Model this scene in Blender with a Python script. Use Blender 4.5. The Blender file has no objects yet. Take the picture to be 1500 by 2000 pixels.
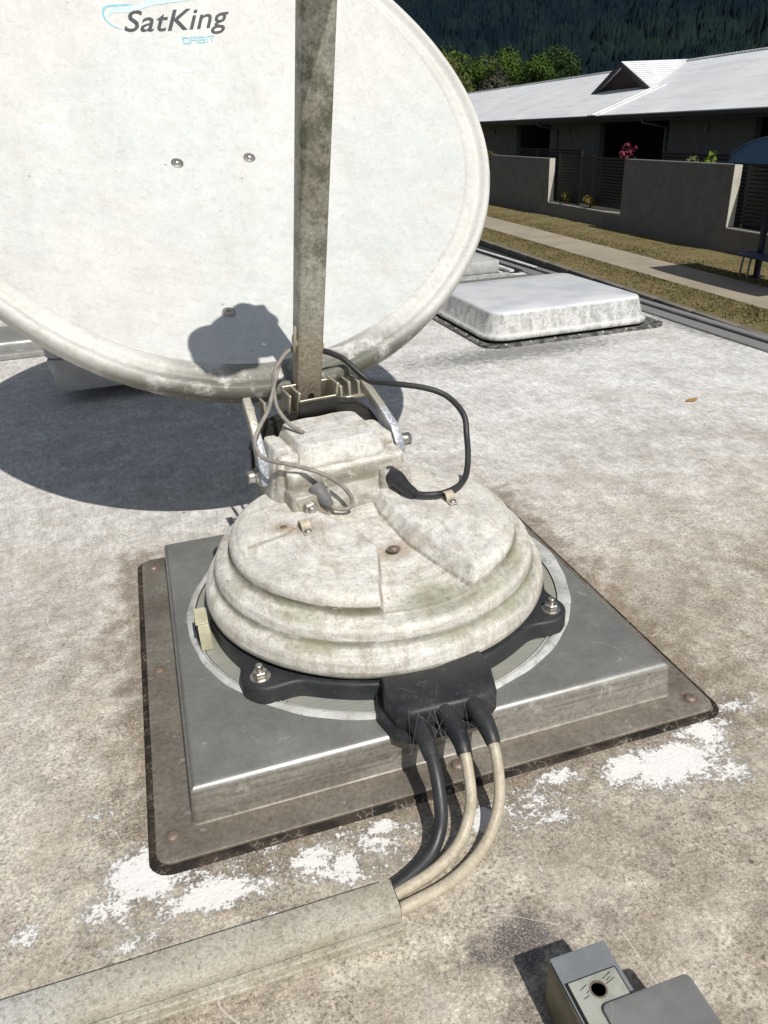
import bpy, bmesh, math, random
import numpy as np
from mathutils import Vector, Matrix
random.seed(7); rng = np.random.default_rng(11)
sc = bpy.context.scene
col = sc.collection
R = math.radians

# ------------------------------------------------------------------ node helper
class Mat:
    def __init__(s, name, rough=.6, metal=0., spec=.5):
        s.m = bpy.data.materials.new(name); s.m.use_nodes = True
        s.nt = s.m.node_tree; s.n = s.nt.nodes; s.l = s.nt.links
        s.b = s.n['Principled BSDF']
        s.b.inputs['Roughness'].default_value = rough
        s.b.inputs['Metallic'].default_value = metal
        s.b.inputs['Specular IOR Level'].default_value = spec
        s.tc = s.n.new('ShaderNodeTexCoord'); s.P = s.tc.outputs['Object']
    def _in(s, sock, v):
        if v is None: return
        if isinstance(v, (int, float)): sock.default_value = v
        elif isinstance(v, tuple):
            sock.default_value = v if len(v) == len(sock.default_value) else (*v, 1)
        else: s.l.new(v, sock)
    def mapv(s, scale=(1,1,1), loc=(0,0,0), rot=(0,0,0), vec=None):
        n = s.n.new('ShaderNodeMapping'); n.inputs['Scale'].default_value = scale
        n.inputs['Location'].default_value = loc; n.inputs['Rotation'].default_value = rot
        s.l.new(vec or s.P, n.inputs['Vector']); return n.outputs[0]
    def noise(s, scale, detail=4, rough=.55, dist=0, vec=None):
        n = s.n.new('ShaderNodeTexNoise'); n.inputs['Scale'].default_value = scale
        n.inputs['Detail'].default_value = detail; n.inputs['Roughness'].default_value = rough
        n.inputs['Distortion'].default_value = dist
        s.l.new(vec or s.P, n.inputs['Vector']); return n.outputs['Fac']
    def voro(s, scale, feature='F1', vec=None, out='Distance', rand=1):
        n = s.n.new('ShaderNodeTexVoronoi'); n.feature = feature; n.inputs['Scale'].default_value = scale
        n.inputs['Randomness'].default_value = rand
        s.l.new(vec or s.P, n.inputs['Vector']); return n.outputs[out]
    def math(s, op, a, b=None, clamp=False):
        n = s.n.new('ShaderNodeMath'); n.operation = op; n.use_clamp = clamp
        s._in(n.inputs[0], a); s._in(n.inputs[1], b); return n.outputs[0]
    def rng(s, v, a, b, c=0., d=1., smooth=True):
        n = s.n.new('ShaderNodeMapRange'); n.interpolation_type = 'SMOOTHSTEP' if smooth else 'LINEAR'
        s._in(n.inputs[0], v); 
        for k, x in enumerate((a, b, c, d)): n.inputs[k+1].default_value = x
        return n.outputs[0]
    def mix(s, f, a, b, blend='MIX'):
        n = s.n.new('ShaderNodeMix'); n.data_type = 'RGBA'; n.blend_type = blend
        s._in(n.inputs[0], f); s._in(n.inputs[6], a); s._in(n.inputs[7], b); return n.outputs[2]
    def xyz(s, vec=None):
        n = s.n.new('ShaderNodeSeparateXYZ'); s.l.new(vec or s.P, n.inputs[0]); return n.outputs
    def ell(s, x, y, rx, ry):
        n = s.n.new('ShaderNodeVectorMath'); n.operation = 'SUBTRACT'; s.l.new(s.P, n.inputs[0]); n.inputs[1].default_value = (x, y, 0)
        m = s.n.new('ShaderNodeVectorMath'); m.operation = 'MULTIPLY'; s.l.new(n.outputs[0], m.inputs[0]); m.inputs[1].default_value = (1/rx, 1/ry, 0)
        k = s.n.new('ShaderNodeVectorMath'); k.operation = 'LENGTH'; s.l.new(m.outputs[0], k.inputs[0])
        return s.math('SUBTRACT', 1., k.outputs['Value'], clamp=True)
    def lines(s, scale, width, keep, vec=None, det=1.):
        # thin wandering hair lines: contour of a noise, kept only in some places
        c = s.math('ABSOLUTE', s.math('SUBTRACT', s.noise(scale, det, .4, .3, vec), .5))
        a = s.rng(c, 0, width, 1, 0)
        k = s.rng(s.noise(scale*2.3, 2, .5, 0, vec), keep, keep+.08)
        return s.math('MULTIPLY', a, k)
    def grain(s, base, scale, lo, hi, amt=1., vec=None, rough=.8, a=.36, b=.64):
        g_ = s.rng(s.noise(scale, 6, rough, 0, vec), a, b, lo, hi, False)
        c = s.n.new('ShaderNodeCombineXYZ')
        for i in range(3): s.l.new(g_, c.inputs[i])
        return s.mix(amt, base, c.outputs[0], 'MULTIPLY')
    def color(s, c): s._in(s.b.inputs['Base Color'], c)
    def rough(s, v): s._in(s.b.inputs['Roughness'], v)
    def metal(s, v): s._in(s.b.inputs['Metallic'], v)
    def bump(s, h, strength=.3, dist=.002, prev=None):
        n = s.n.new('ShaderNodeBump'); n.inputs['Strength'].default_value = strength; n.inputs['Distance'].default_value = dist
        s._in(n.inputs['Height'], h)
        if prev: s.l.new(prev, n.inputs['Normal'])
        s.l.new(n.outputs[0], s.b.inputs['Normal']); return n.outputs[0]

def simple(name, c1, c2=None, scale=40, rough=.6, metal=0., bump=.0, spec=.5, detail=4, dist=.002):
    m = Mat(name, rough, metal, spec)
    f = m.noise(scale, detail)
    m.color(m.mix(m.rng(f, .35, .65), c1, c2 or tuple(x*.7 for x in c1)))
    if bump: m.bump(f, bump, dist)
    return m.m

# ------------------------------------------------------------------ materials
def mat_roof():
    m = Mat('weathered_roof_coating', .55, 0, .4)
    big = m.noise(1.6, 5, .65); med = m.noise(9, 8, .74); blot = m.noise(38, 5, .65); fine = m.noise(260, 4, .7); grit = m.noise(620, 3, .7)
    x, y, z = m.xyz()
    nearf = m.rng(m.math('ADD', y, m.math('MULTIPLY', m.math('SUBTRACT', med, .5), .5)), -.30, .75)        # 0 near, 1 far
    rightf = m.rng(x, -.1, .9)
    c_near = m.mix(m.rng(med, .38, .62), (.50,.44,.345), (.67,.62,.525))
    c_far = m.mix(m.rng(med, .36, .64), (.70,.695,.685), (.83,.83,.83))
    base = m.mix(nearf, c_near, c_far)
    # pale chalky bloom on the left side
    chalk = m.math('MULTIPLY', m.rng(m.math('ADD', x, m.math('MULTIPLY', med, .25)), -.16, -.38), m.rng(blot, .3, .62))
    base = m.mix(m.math('MULTIPLY', chalk, .65), base, (.70,.675,.63))
    # grime
    grime = m.rng(m.math('ADD', m.math('MULTIPLY', blot, .55), m.math('MULTIPLY', big, .6)), .50, .68)
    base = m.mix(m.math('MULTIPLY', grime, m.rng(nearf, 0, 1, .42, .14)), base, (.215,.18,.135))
    # brown halo around the plate
    ax = m.math('MAXIMUM', m.math('SUBTRACT', m.math('ABSOLUTE', x), .283), m.math('SUBTRACT', m.math('ABSOLUTE', y), .273))
    halo = m.rng(m.math('SUBTRACT', ax, m.math('MULTIPLY', m.math('SUBTRACT', blot, .5), .16)), .0, .055, 1, 0)
    base = m.mix(m.math('MULTIPLY', halo, .66), base, (.19,.135,.085))
    # speckle: fibres and grit
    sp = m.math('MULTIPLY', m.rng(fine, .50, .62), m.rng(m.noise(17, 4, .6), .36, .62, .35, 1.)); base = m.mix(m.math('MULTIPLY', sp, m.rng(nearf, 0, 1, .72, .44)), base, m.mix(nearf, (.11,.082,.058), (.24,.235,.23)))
    lt = m.rng(grit, .52, .62); base = m.mix(m.math('MULTIPLY', lt, .45), base, (.80,.75,.66))
    sp2 = m.math('MULTIPLY', m.rng(m.noise(150, 6, .8), .55, .65), m.rng(m.noise(11, 4, .65), .46, .60)); base = m.mix(m.math('MULTIPLY', sp2, m.rng(nearf, 0, 1, .55, .12)), base, (.15,.115,.08))
    # long soft directional wear far away
    st = m.noise(16, 5, .65, .4, m.mapv((1, .22, 1), rot=(0, 0, R(58))))
    base = m.mix(m.math('MULTIPLY', m.rng(st, .48, .66), m.rng(nearf, 0, 1, .06, .20)), base, (.42,.42,.42))
    base = m.grain(base, 330, .52, 1.34, m.math('MULTIPLY', m.rng(nearf, 0, 1, 1., .6), m.rng(m.noise(13, 5, .7), .38, .60, .45, 1.))); base = m.grain(base, 85, .78, 1.2, m.rng(nearf, 0, 1, 1., .5)); base = m.grain(base, 26, .82, 1.16)
    base = m.grain(base, 120, .74, 1.22, m.rng(nearf, 0, 1, .2, 1.), m.mapv((1, .35, 1), rot=(0, 0, R(58))))
    # lichen dots
    dv = m.voro(34); dk = m.rng(m.math('ADD', dv, m.math('MULTIPLY', fine, .12)), .115, .16, 1, 0)
    dk = m.math('MULTIPLY', dk, m.rng(m.noise(6, 2), .52, .58)); base = m.mix(m.math('MULTIPLY', dk, .75), base, (.06,.055,.045))
    # dark stains with a shape of their own
    for (px, py, rx, ry, c, k) in ((-.02,-.425,.075,.040,(.09,.075,.085),1.0), (.05,-.43,.035,.018,(.12,.10,.10),.5), (.12,-.40,.03,.03,(.15,.13,.12),.4),
                                   (.72,1.05,.55,.14,(.12,.12,.125),1.0), (1.28,1.1,.12,.5,(.10,.10,.105),.8), (-.02,-.47,.06,.05,(.10,.08,.07),.7)):
        e = m.ell(px, py, rx, ry)
        k2 = m.rng(m.math('ADD', e, m.math('MULTIPLY', m.math('SUBTRACT', m.noise(60, 5, .7), .55), 1.5)), .12, .75)
        base = m.mix(m.math('MULTIPLY', m.math('MULTIPLY', k2, k), m.rng(grit, .42, .6, .95, .5)), base, c)
    # rusty tint
    base = m.mix(m.math('MULTIPLY', m.rng(m.noise(5, 6, .7), .52, .66), .16), base, (.38,.27,.17)); base = m.mix(m.math('MULTIPLY', m.math('MULTIPLY', m.rng(m.noise(4.2, 7, .72), .53, .60), m.rng(nearf, 0, .8, 1, .15)), .40), base, (.23,.185,.135))
    # scratches
    sl = m.math('MAXIMUM', m.lines(7, .0022, .52), m.math('MULTIPLY', m.lines(19, .0030, .54, m.mapv((1, .12, 1), rot=(0, 0, R(-12)))), .45)); s2 = m.lines(11, .0016, .5, m.mapv((1,.25,1), rot=(0,0,R(20))))
    base = m.mix(m.math('MULTIPLY', m.math('MAXIMUM', sl, s2), .6), base, (.84,.80,.74))
    # white paint flakes in front of the plate
    pm = None
    for (px, py, rx, ry, k) in ((-.290,-.270,.055,.048,1.12), (-.236,-.306,.066,.028,1.12), (-.313,-.292,.05,.03,.8), (-.144,-.317,.06,.03,.62), (-.125,-.318,.022,.03,1.1), (-.085,-.291,.03,.018,.9),
                                (.195,-.315,.090,.046,1.12), (.15,-.305,.045,.03,1.05), (.25,-.285,.06,.018,.9), (.085,-.292,.04,.02,.85), (.003,-.312,.036,.032,.9),
                                (-.20,-.345,.04,.015,.85), (-.155,-.305,.03,.03,.95), (.25,-.295,.05,.022,.95), (.06,-.33,.05,.02,.6), (-.385,-.298,.028,.02,.62), (-.24,-.30,.16,.060,.57), (-.10,-.305,.12,.050,.57), (.04,-.315,.10,.055,.53), (.20,-.31,.16,.062,.57), (.30,-.27,.06,.04,.5), (-.33,-.20,.04,.06,.42), (-.30,-.33,.05,.02,.65), (.24,-.34,.05,.03,.7)):
        e = m.math('MULTIPLY', m.ell(px, py, rx, ry), k)
        pm = e if pm is None else m.math('MAXIMUM', pm, e)
    cr = m.math('ADD', m.math('ADD', m.math('MULTIPLY', m.rng(m.noise(46, 6, .78), .32, .68, 0, 1, False), .62), m.math('MULTIPLY', m.rng(m.noise(190, 6, .9), .32, .68, 0, 1, False), .90)), -.30)
    v = m.math('SUBTRACT', pm, cr)
    flake = m.math('MULTIPLY', m.rng(v, -.015, .03), m.rng(pm, .02, .08))
    # a few lost chips of white elsewhere
    chip = m.math('MULTIPLY', m.rng(m.noise(34, 6, .75), .70, .72), m.rng(m.noise(3.2, 2), .45, .6))
    base = m.mix(m.math('MULTIPLY', flake, .97), base, (.85,.84,.82)); base = m.mix(m.math('MULTIPLY', chip, .7), base, (.8,.78,.73))
    m.color(base)
    m.rough(m.rng(med, .3, .7, .46, .68))
    n = m.bump(fine, .8, .0013); n = m.bump(blot, .35, .004, n); m.bump(flake, .9, .0016, n)
    return m.m

def mat_dish():
    m = Mat('chalky_white_paint', .42, 0, .4)
    a = m.noise(2.2, 3); b = m.noise(13, 5, .6); c = m.noise(90, 5, .7); f = m.noise(420, 3, .7)
    base = m.mix(m.rng(a, .40, .62), (.660,.655,.638), (.620,.648,.636))
    base = m.mix(m.math('MULTIPLY', m.rng(b, .5, .72), .4), base, (.59,.58,.545))
    base = m.mix(m.math('MULTIPLY', m.rng(c, .53, .65), .28), base, (.45,.44,.40))
    base = m.mix(m.math('MULTIPLY', m.rng(f, .56, .66), .25), base, (.40,.385,.35))
    v = m.voro(26); sp = m.math('MULTIPLY', m.rng(v, .05, .075, 1, 0), m.rng(m.noise(8, 2), .5, .56)); base = m.mix(m.math('MULTIPLY', sp, .55), base, (.22,.2,.16))
    l = m.math('MAXIMUM', m.lines(6, .003, .55), m.lines(14, .0035, .56, m.mapv((1, 1, .3), rot=(0, .4, .3))))
    base = m.mix(m.math('MULTIPLY', l, .45), base, (.78,.78,.765))
    base = m.mix(m.math('MULTIPLY', m.rng(m.noise(30, 5, .7), .65, .69), .6), base, (.78,.78,.77))
    # soft grime runs down the face
    g = m.noise(14, 4, .6, 0, m.mapv((1, .2, .2))); base = m.mix(m.math('MULTIPLY', m.rng(g, .5, .70), .30), base, (.55,.535,.48))
    base = m.grain(base, 150, .93, 1.05); base = m.grain(base, 22, .94, 1.05); base = m.grain(base, 9, .95, 1.04, 1., m.mapv((1,.2,.2)))
    m.color(base); m.rough(m.rng(b, .3, .7, .36, .56)); m.bump(c, .12, .0012)
    return m.m

def mat_rim():
    m = Mat('grimy_white_rim', .5, 0, .4)
    b = m.noise(9, 5, .65); c = m.noise(70, 6, .72); s = m.noise(26, 5, .7, .3)
    x, y, z = m.xyz()
    low = m.rng(z, .36, .60, 1, 0)
    base = m.mix(m.rng(b, .35, .65), (.66,.658,.635), (.60,.597,.565))
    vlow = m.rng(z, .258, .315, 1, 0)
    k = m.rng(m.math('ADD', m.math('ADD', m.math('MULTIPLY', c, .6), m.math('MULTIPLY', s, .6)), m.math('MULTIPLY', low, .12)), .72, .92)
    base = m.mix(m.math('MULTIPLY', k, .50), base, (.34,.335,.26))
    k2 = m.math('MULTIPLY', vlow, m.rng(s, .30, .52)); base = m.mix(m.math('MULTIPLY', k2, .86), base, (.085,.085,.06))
    base = m.mix(m.math('MULTIPLY', m.rng(c, .60, .68), .5), base, (.70,.70,.64))
    base = m.grain(base, 130, .90, 1.08); m.color(base); m.bump(c, .25, .0015); return m.m

def mat_shell():
    m = Mat('weathered_cream_shell', .5, 0, .4)
    a = m.noise(5, 4, .6); b = m.noise(24, 6, .65); c = m.noise(130, 5, .72); f = m.noise(520, 3, .7)
    x, y, z = m.xyz()
    base = m.mix(m.rng(a, .38, .62), (.77,.76,.72), (.71,.695,.65))
    base = m.mix(m.rng(z, .196, .214), base, (.69,.685,.665))
    base = m.mix(m.math('MULTIPLY', m.rng(m.math('ADD', x, m.math('MULTIPLY', a, .1)), .0, -.13), m.rng(z, .12, .14)), base, (.70,.69,.645))
    base = m.mix(m.math('MULTIPLY', m.rng(b, .46, .68), .45), base, (.60,.555,.475))
    ang = m.math('ARCTAN2', m.math('SUBTRACT', y, .011), x); rad = m.math('SQRT', m.math('ADD', m.math('MULTIPLY', x, x), m.math('MULTIPLY', m.math('SUBTRACT', y, .011), m.math('SUBTRACT', y, .011))))
    cmb = m.n.new('ShaderNodeCombineXYZ'); m.l.new(m.math('MULTIPLY', ang, .03), cmb.inputs[0]); m.l.new(z, cmb.inputs[1]); m.l.new(rad, cmb.inputs[2])
    circ = m.noise(95, 5, .68, .2, cmb.outputs[0]); circ2 = m.noise(34, 4, .6, .3, cmb.outputs[0])
    low_ = m.rng(z, .150, .140)
    base = m.mix(m.math('MULTIPLY', m.math('MULTIPLY', m.rng(circ, .48, .62), low_), .55), base, (.48,.455,.385))
    base = m.mix(m.math('MULTIPLY', m.math('MULTIPLY', m.rng(circ2, .50, .66), low_), .50), base, (.74,.71,.63))
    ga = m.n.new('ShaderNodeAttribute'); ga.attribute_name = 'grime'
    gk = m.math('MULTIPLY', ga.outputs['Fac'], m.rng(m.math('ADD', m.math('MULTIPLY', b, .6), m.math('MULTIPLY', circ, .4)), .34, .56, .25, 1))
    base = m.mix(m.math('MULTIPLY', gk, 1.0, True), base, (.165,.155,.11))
    # green algae in the grooves and on the lower bands
    al = m.rng(m.math('ADD', m.noise(7, 4, .6), m.math('MULTIPLY', b, .3)), .58, .80)
    band = m.math('MAXIMUM', m.math('MAXIMUM', m.rng(m.math('ABSOLUTE', m.math('SUBTRACT', z, .124)), .002, .009, 1, 0), m.rng(m.math('ABSOLUTE', m.math('SUBTRACT', z, .1)), .002, .009, 1, 0)), .18)
    base = m.mix(m.math('MULTIPLY', m.math('MULTIPLY', al, band), m.rng(z, .150, .140, 0, .75)), base, (.30,.31,.21))
    # dark pitting / dirt
    base = m.mix(m.math('MULTIPLY', m.math('MULTIPLY', m.rng(c, .52, .64), m.rng(band, .1, 1, .22, .45)), .9), base, (.22,.185,.135))
    st = m.noise(60, 5, .7, .6, m.mapv((1, .35, .35), rot=(0, 0, R(-12))))
    base = m.mix(m.math('MULTIPLY', m.rng(st, .50, .64), .42), base, (.33,.275,.20))
    base = m.mix(m.math('MULTIPLY', m.rng(f, .55, .66), .30), base, (.28,.24,.19))
    base = m.mix(m.math('MULTIPLY', m.lines(22, .005, .5), .4), base, (.24,.2,.14))
    base = m.mix(m.math('MULTIPLY', m.rng(m.noise(48, 4, .7), .64, .70), .4), base, (.80,.78,.72))
    base = m.grain(base, 340, .86, 1.12); base = m.grain(base, 75, .88, 1.10); base = m.grain(base, 60, .80, 1.14, 1., cmb.outputs[0])
    # rust runs by the clips
    for (px, py) in ((-.085, .012), (.0, -.05)):
        e = m.ell(px, py, .055, .03); base = m.mix(m.math('MULTIPLY', m.rng(m.math('MULTIPLY', e, m.rng(b, .3, .6)), .1, .8), .5), base, (.33,.21,.12))
    m.color(base); m.rough(m.rng(b, .3, .7, .42, .66))
    n = m.bump(c, .30, .0012); m.bump(b, .35, .003, n); return m.m

def mat_steel(name, col, rough, dirt, dcol=(.16,.13,.10), metal=.85, brushed=(1, 14, 1), sc_=30):
    m = Mat(name, rough, metal)
    br = m.noise(sc_, 5, .6, .2, m.mapv(brushed)); b = m.noise(12, 5, .65); c = m.noise(120, 5, .7)
    base = m.mix(m.rng(br, .35, .65), col, tuple(v*.80 for v in col))
    d = m.math('MULTIPLY', m.rng(m.math('ADD', m.math('MULTIPLY', b, .6), m.math('MULTIPLY', c, .4)), .50-.22*dirt, .66-.10*dirt), dirt)
    base = m.mix(d, base, dcol)
    spk = m.math('MULTIPLY', m.rng(m.voro(60), .05, .08, 1, 0), .6); base = m.mix(m.math('MULTIPLY', spk, m.rng(b, .5, .6)), base, (.06,.05,.04))
    base = m.mix(m.math('MULTIPLY', m.lines(12, .003, .56), .35), base, (.62,.62,.6))
    m.color(base); m.metal(m.rng(d, 0, 1, metal, .15)); m.rough(m.math('ADD', m.rng(br, .3, .7, rough-.05, rough+.06), m.math('MULTIPLY', d, .25)))
    n = m.bump(br, .08, .0006); m.bump(c, .12, .0006, n); return m.m

def mat_plate():
    m = Mat('dull_steel_plate', .42, .8)
    x, y, z = m.xyz()
    br = m.noise(24, 5, .6, .15, m.mapv((1, 16, 16))); b = m.noise(9, 5, .65, .3); c = m.noise(130, 5, .7); hz = m.noise(18, 5, .65, 0, m.mapv((.35, 2, 9)))
    top = m.rng(z, .0385, .0455)
    ctop = m.mix(m.rng(b, .35, .65), (.285,.285,.27), (.235,.238,.228))
    cside = m.mix(m.rng(hz, .35, .65), (.34,.32,.285), (.215,.195,.165))
    cf = m.mix(m.rng(b, .35, .7), (.185,.158,.128), (.25,.225,.188))
    cside = m.mix(m.rng(z, .0055, .0075, 1, 0), cside, cf)
    base = m.mix(top, cside, ctop)
    base = m.mix(m.math('MULTIPLY', m.rng(c, .54, .7), m.rng(top, 0, 1, .45, .10)), base, (.10,.075,.05))
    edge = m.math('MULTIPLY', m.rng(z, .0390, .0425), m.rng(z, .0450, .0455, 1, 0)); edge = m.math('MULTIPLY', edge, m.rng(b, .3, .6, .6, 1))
    base = m.mix(m.math('MULTIPLY', edge, .5), base, (.55,.545,.52))  # sun highlight on the rounded top edge, painted into the colour
    base = m.mix(m.math('MULTIPLY', m.lines(24, .0045, .55, m.mapv((1, 3, 1), rot=(0, 0, R(25)))), .5), base, (.50,.50,.48))
    # worn bright spots, scratches, pale smears
    base = m.mix(m.math('MULTIPLY', m.lines(10, .003, .54), .45), base, (.62,.62,.60))
    sm = m.rng(m.noise(42, 5, .7, .5), .63, .68); base = m.mix(m.math('MULTIPLY', sm, .4), base, (.55,.55,.52))
    sm2 = m.rng(m.noise(5, 5, .6, .8), .52, .66); base = m.mix(m.math('MULTIPLY', sm2, .30), base, (.38,.37,.33))
    spk = m.math('MULTIPLY', m.rng(m.voro(70), .04, .07, 1, 0), m.rng(b, .48, .58)); base = m.mix(m.math('MULTIPLY', spk, .7), base, (.07,.05,.035))
    rust = m.math('MULTIPLY', m.rng(z, .0005, .004, 1, 0), m.rng(m.noise(30, 4), .45, .6)); base = m.mix(rust, base, (.25,.11,.05))
    base = m.grain(base, 200, .72, 1.25, m.rng(top, 0, 1, .9, .25)); base = m.grain(base, 14, .84, 1.14)
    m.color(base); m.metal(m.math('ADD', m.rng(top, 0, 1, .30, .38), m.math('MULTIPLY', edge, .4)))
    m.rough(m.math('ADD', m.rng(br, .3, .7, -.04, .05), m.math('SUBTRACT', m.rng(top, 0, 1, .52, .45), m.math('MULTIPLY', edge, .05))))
    n = m.bump(br, .10, .0006); n = m.bump(b, .10, .004, n); m.bump(c, .15, .0006, n); return m.m

def mat_sealant():
    m = Mat('smeared_pale_sealant', .5, 0, .5)
    b = m.noise(70, 5, .7); c = m.noise(22, 4, .6)
    base = m.mix(m.rng(c, .35, .65), (.60,.61,.60), (.42,.42,.40))
    base = m.mix(m.math('MULTIPLY', m.rng(b, .52, .66), .6), base, (.20,.19,.16)); m.color(base); m.bump(b, .6, .002); return m.m

def mat_crust():
    m = Mat('cracked_dark_sealant', .8, 0, .3)
    d = m.voro(120, 'DISTANCE_TO_EDGE', m.mapv((1, 1, 1))); n = m.noise(60, 4)
    e = m.math('MULTIPLY', m.rng(m.math('ADD', d, m.math('MULTIPLY', m.math('SUBTRACT', m.noise(300, 4, .7), .5), .18)), .01, .06, 1, 0), m.rng(n, .48, .60))
    m.color(m.mix(m.math('MULTIPLY', e, .34), m.mix(m.rng(m.noise(30,3), .4, .6), (.016,.013,.011), (.05,.038,.028)), (.50,.46,.38)))
    m.bump(d, .8, .003); return m.m

def mat_black(name='sun_worn_black_plastic', dust=.5, blue=False):
    m = Mat(name, .45, 0, .5)
    b = m.noise(30, 5, .65); c = m.noise(150, 4, .7)
    base = m.mix(m.rng(b, .4, .65), (.022,.024,.027) if not blue else (.018,.019,.022), (.032,.033,.035))
    base = m.mix(m.math('MULTIPLY', m.rng(c, .56, .72), dust*.6), base, (.14,.135,.125))
    base = m.mix(m.math('MULTIPLY', m.rng(m.noise(14, 4, .6), .42, .62), .5), base, (.042,.044,.047))
    base = m.mix(m.math('MULTIPLY', m.lines(110, .012, .54), dust*.25), base, (.20,.21,.21))
    m.color(base); m.rough(m.rng(b, .3, .7, .38, .6)); m.bump(c, .15, .0008); return m.m

def mat_cover():
    m = Mat('gritty_trunking_plastic', .75, 0, .3)
    b = m.noise(25, 5, .65); c = m.noise(260, 5, .75); l = m.noise(30, 4, .6, 0, m.mapv((.15, 1, 1)))
    x, y, z = m.xyz()
    base = m.mix(m.rng(b, .35, .65), (.52,.495,.42), (.41,.38,.305))
    base = m.mix(m.rng(x, -.30, -.42), base, (.56,.57,.56))
    base = m.mix(m.math('MULTIPLY', m.rng(l, .5, .7), .35), base, (.22,.19,.14))
    base = m.mix(m.math('MULTIPLY', m.rng(c, .50, .62), .55), base, (.19,.165,.125)); base = m.grain(base, 420, .72, 1.22); m.color(base); m.bump(c, .4, .0012); return m.m

def mat_arm():
    m = Mat('lichen_stained_steel', .55, .25)
    b = m.noise(26, 6, .7); c = m.noise(110, 6, .75); a = m.noise(7, 3)
    x, y, z = m.xyz()
    up = m.rng(z, .33, .47)
    base = m.mix(m.rng(b, .38, .62), (.50,.50,.44), (.36,.365,.31))
    base = m.mix(m.math('MULTIPLY', m.rng(a, .45, .6), .5), base, (.21,.185,.14))
    base = m.mix(m.rng(z, .30, .36, 1, 0), base, (.36,.31,.24))
    base = m.mix(m.math('MULTIPLY', m.math('MULTIPLY', m.rng(b, .50, .60), up), .7), base, (.15,.16,.105))
    base = m.grain(base, 230, .6, 1.35); base = m.mix(m.math('MULTIPLY', m.rng(c, .54, .66), .5), base, (.09,.085,.06))
    base = m.mix(m.math('MULTIPLY', m.rng(m.noise(75, 5, .75), .62, .68), .55), base, (.42,.41,.36))
    m.color(base); m.bump(c, .35, .0012); return m.m

def mat_galv():
    m = Mat('corroded_galvanised_steel', .5, .45)
    v = m.voro(260, out='Distance'); b = m.noise(50, 5, .7); c = m.noise(300, 4)
    base = m.mix(m.rng(v, .2, .6), (.56,.59,.65), (.38,.395,.44))
    x, y, z = m.xyz(); base = m.mix(m.math('MULTIPLY', m.rng(b, .50, .66), .7), base, (.42,.38,.28)); base = m.mix(m.math('MULTIPLY', m.rng(z, .212, .226), .85), base, (.47,.45,.36)); m.color(base); m.bump(v, .5, .0008); return m.m

M = {}
M['roof'] = mat_roof(); M['dish'] = mat_dish(); M['rim'] = mat_rim(); M['shell'] = mat_shell(); M['plate'] = mat_plate()
M['seal'] = mat_sealant(); M['crust'] = mat_crust(); M['black'] = mat_black(); M['blackb'] = mat_black('dusty_cobwebbed_plastic', .8, True)
M['cable_black'] = mat_black('black_cable_sheath', .25, True); M['cover'] = mat_cover(); M['arm'] = mat_arm(); M['galv'] = mat_galv()
M['bolt'] = mat_steel('stainless_bolt', (.62,.60,.56), .28, .45, metal=.95)
M['rusty'] = mat_steel('dirty_screw', (.42,.37,.31), .42, .8, (.14,.09,.06), metal=.8)
M['zinc'] = mat_steel('yellowed_zinc', (.62,.58,.47), .4, .45, (.25,.22,.15), metal=.6)
def mat_beige():
    m = Mat('beige_cable_sheath', .45); b = m.noise(50, 6, .75); x, y, z = m.xyz()
    base = m.mix(m.rng(b, .35, .65), (.54,.485,.38), (.43,.38,.285)); base = m.mix(m.math('MULTIPLY', m.rng(m.noise(130, 5, .8), .58, .66), m.rng(z, .05, .015, .25, .75)), base, (.14,.115,.08)); m.color(m.grain(base, 260, .8, 1.15)); m.bump(b, .15, .001); return m.m
M['beige'] = mat_beige()
M['grey_cable'] = simple('grey_cable_sheath', (.30,.28,.25), (.22,.20,.175), 90, .5)
M['boot'] = simple('grey_rubber_boot', (.17,.17,.175), (.12,.12,.12), 60, .55, bump=.15)
M['ink'] = simple('black_print', (.035,.036,.045), (.075,.075,.085), 260, .5)
M['cyan'] = simple('faded_cyan_print', (.16,.46,.58), (.34,.60,.68), 330, .5)
M['paleswoosh'] = simple('very_faded_cyan_print', (.44,.63,.66), (.63,.66,.65), 200, .5)
M['dark'] = simple('dark_gap', (.012,.011,.010), None, 40, .9)

def mat_hatch():
    m = Mat('chalked_hatch_plastic', .35, 0, .5)
    x, y, z = m.xyz(); b = m.noise(10, 5, .65); c = m.noise(50, 6, .72, 0, m.mapv((1, 1, .4))); f = m.noise(200, 4, .7)
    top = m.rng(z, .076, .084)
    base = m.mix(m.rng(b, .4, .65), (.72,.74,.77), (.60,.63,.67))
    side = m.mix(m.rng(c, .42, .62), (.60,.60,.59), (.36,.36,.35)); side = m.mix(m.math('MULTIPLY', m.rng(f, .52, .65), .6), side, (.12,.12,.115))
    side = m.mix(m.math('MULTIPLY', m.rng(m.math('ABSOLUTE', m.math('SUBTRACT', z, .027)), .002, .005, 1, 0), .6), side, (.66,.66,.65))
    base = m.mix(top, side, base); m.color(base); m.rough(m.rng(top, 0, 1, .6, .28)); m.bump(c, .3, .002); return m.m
M['hatch'] = mat_hatch()
M['hatch_frame'] = simple('grimy_grey_frame', (.22,.22,.21), (.045,.045,.042), 60, .6, bump=.5)
M['ac'] = simple('grey_white_plastic', (.50,.50,.49), (.40,.40,.385), 30, .5, bump=.1)
M['dark_metal'] = simple('dull_bracket_steel', (.06,.058,.055), (.038,.037,.034), 40, .5, .4)
M['zincblue'] = mat_steel('weathered_zinc', (.36,.39,.415), .5, .35, (.23,.24,.24), metal=.35, brushed=(1,1,1))
M['greyzinc'] = mat_steel('grey_zinc', (.30,.30,.295), .5, .35, (.18,.18,.17), metal=.3, brushed=(1,1,1))
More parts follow.
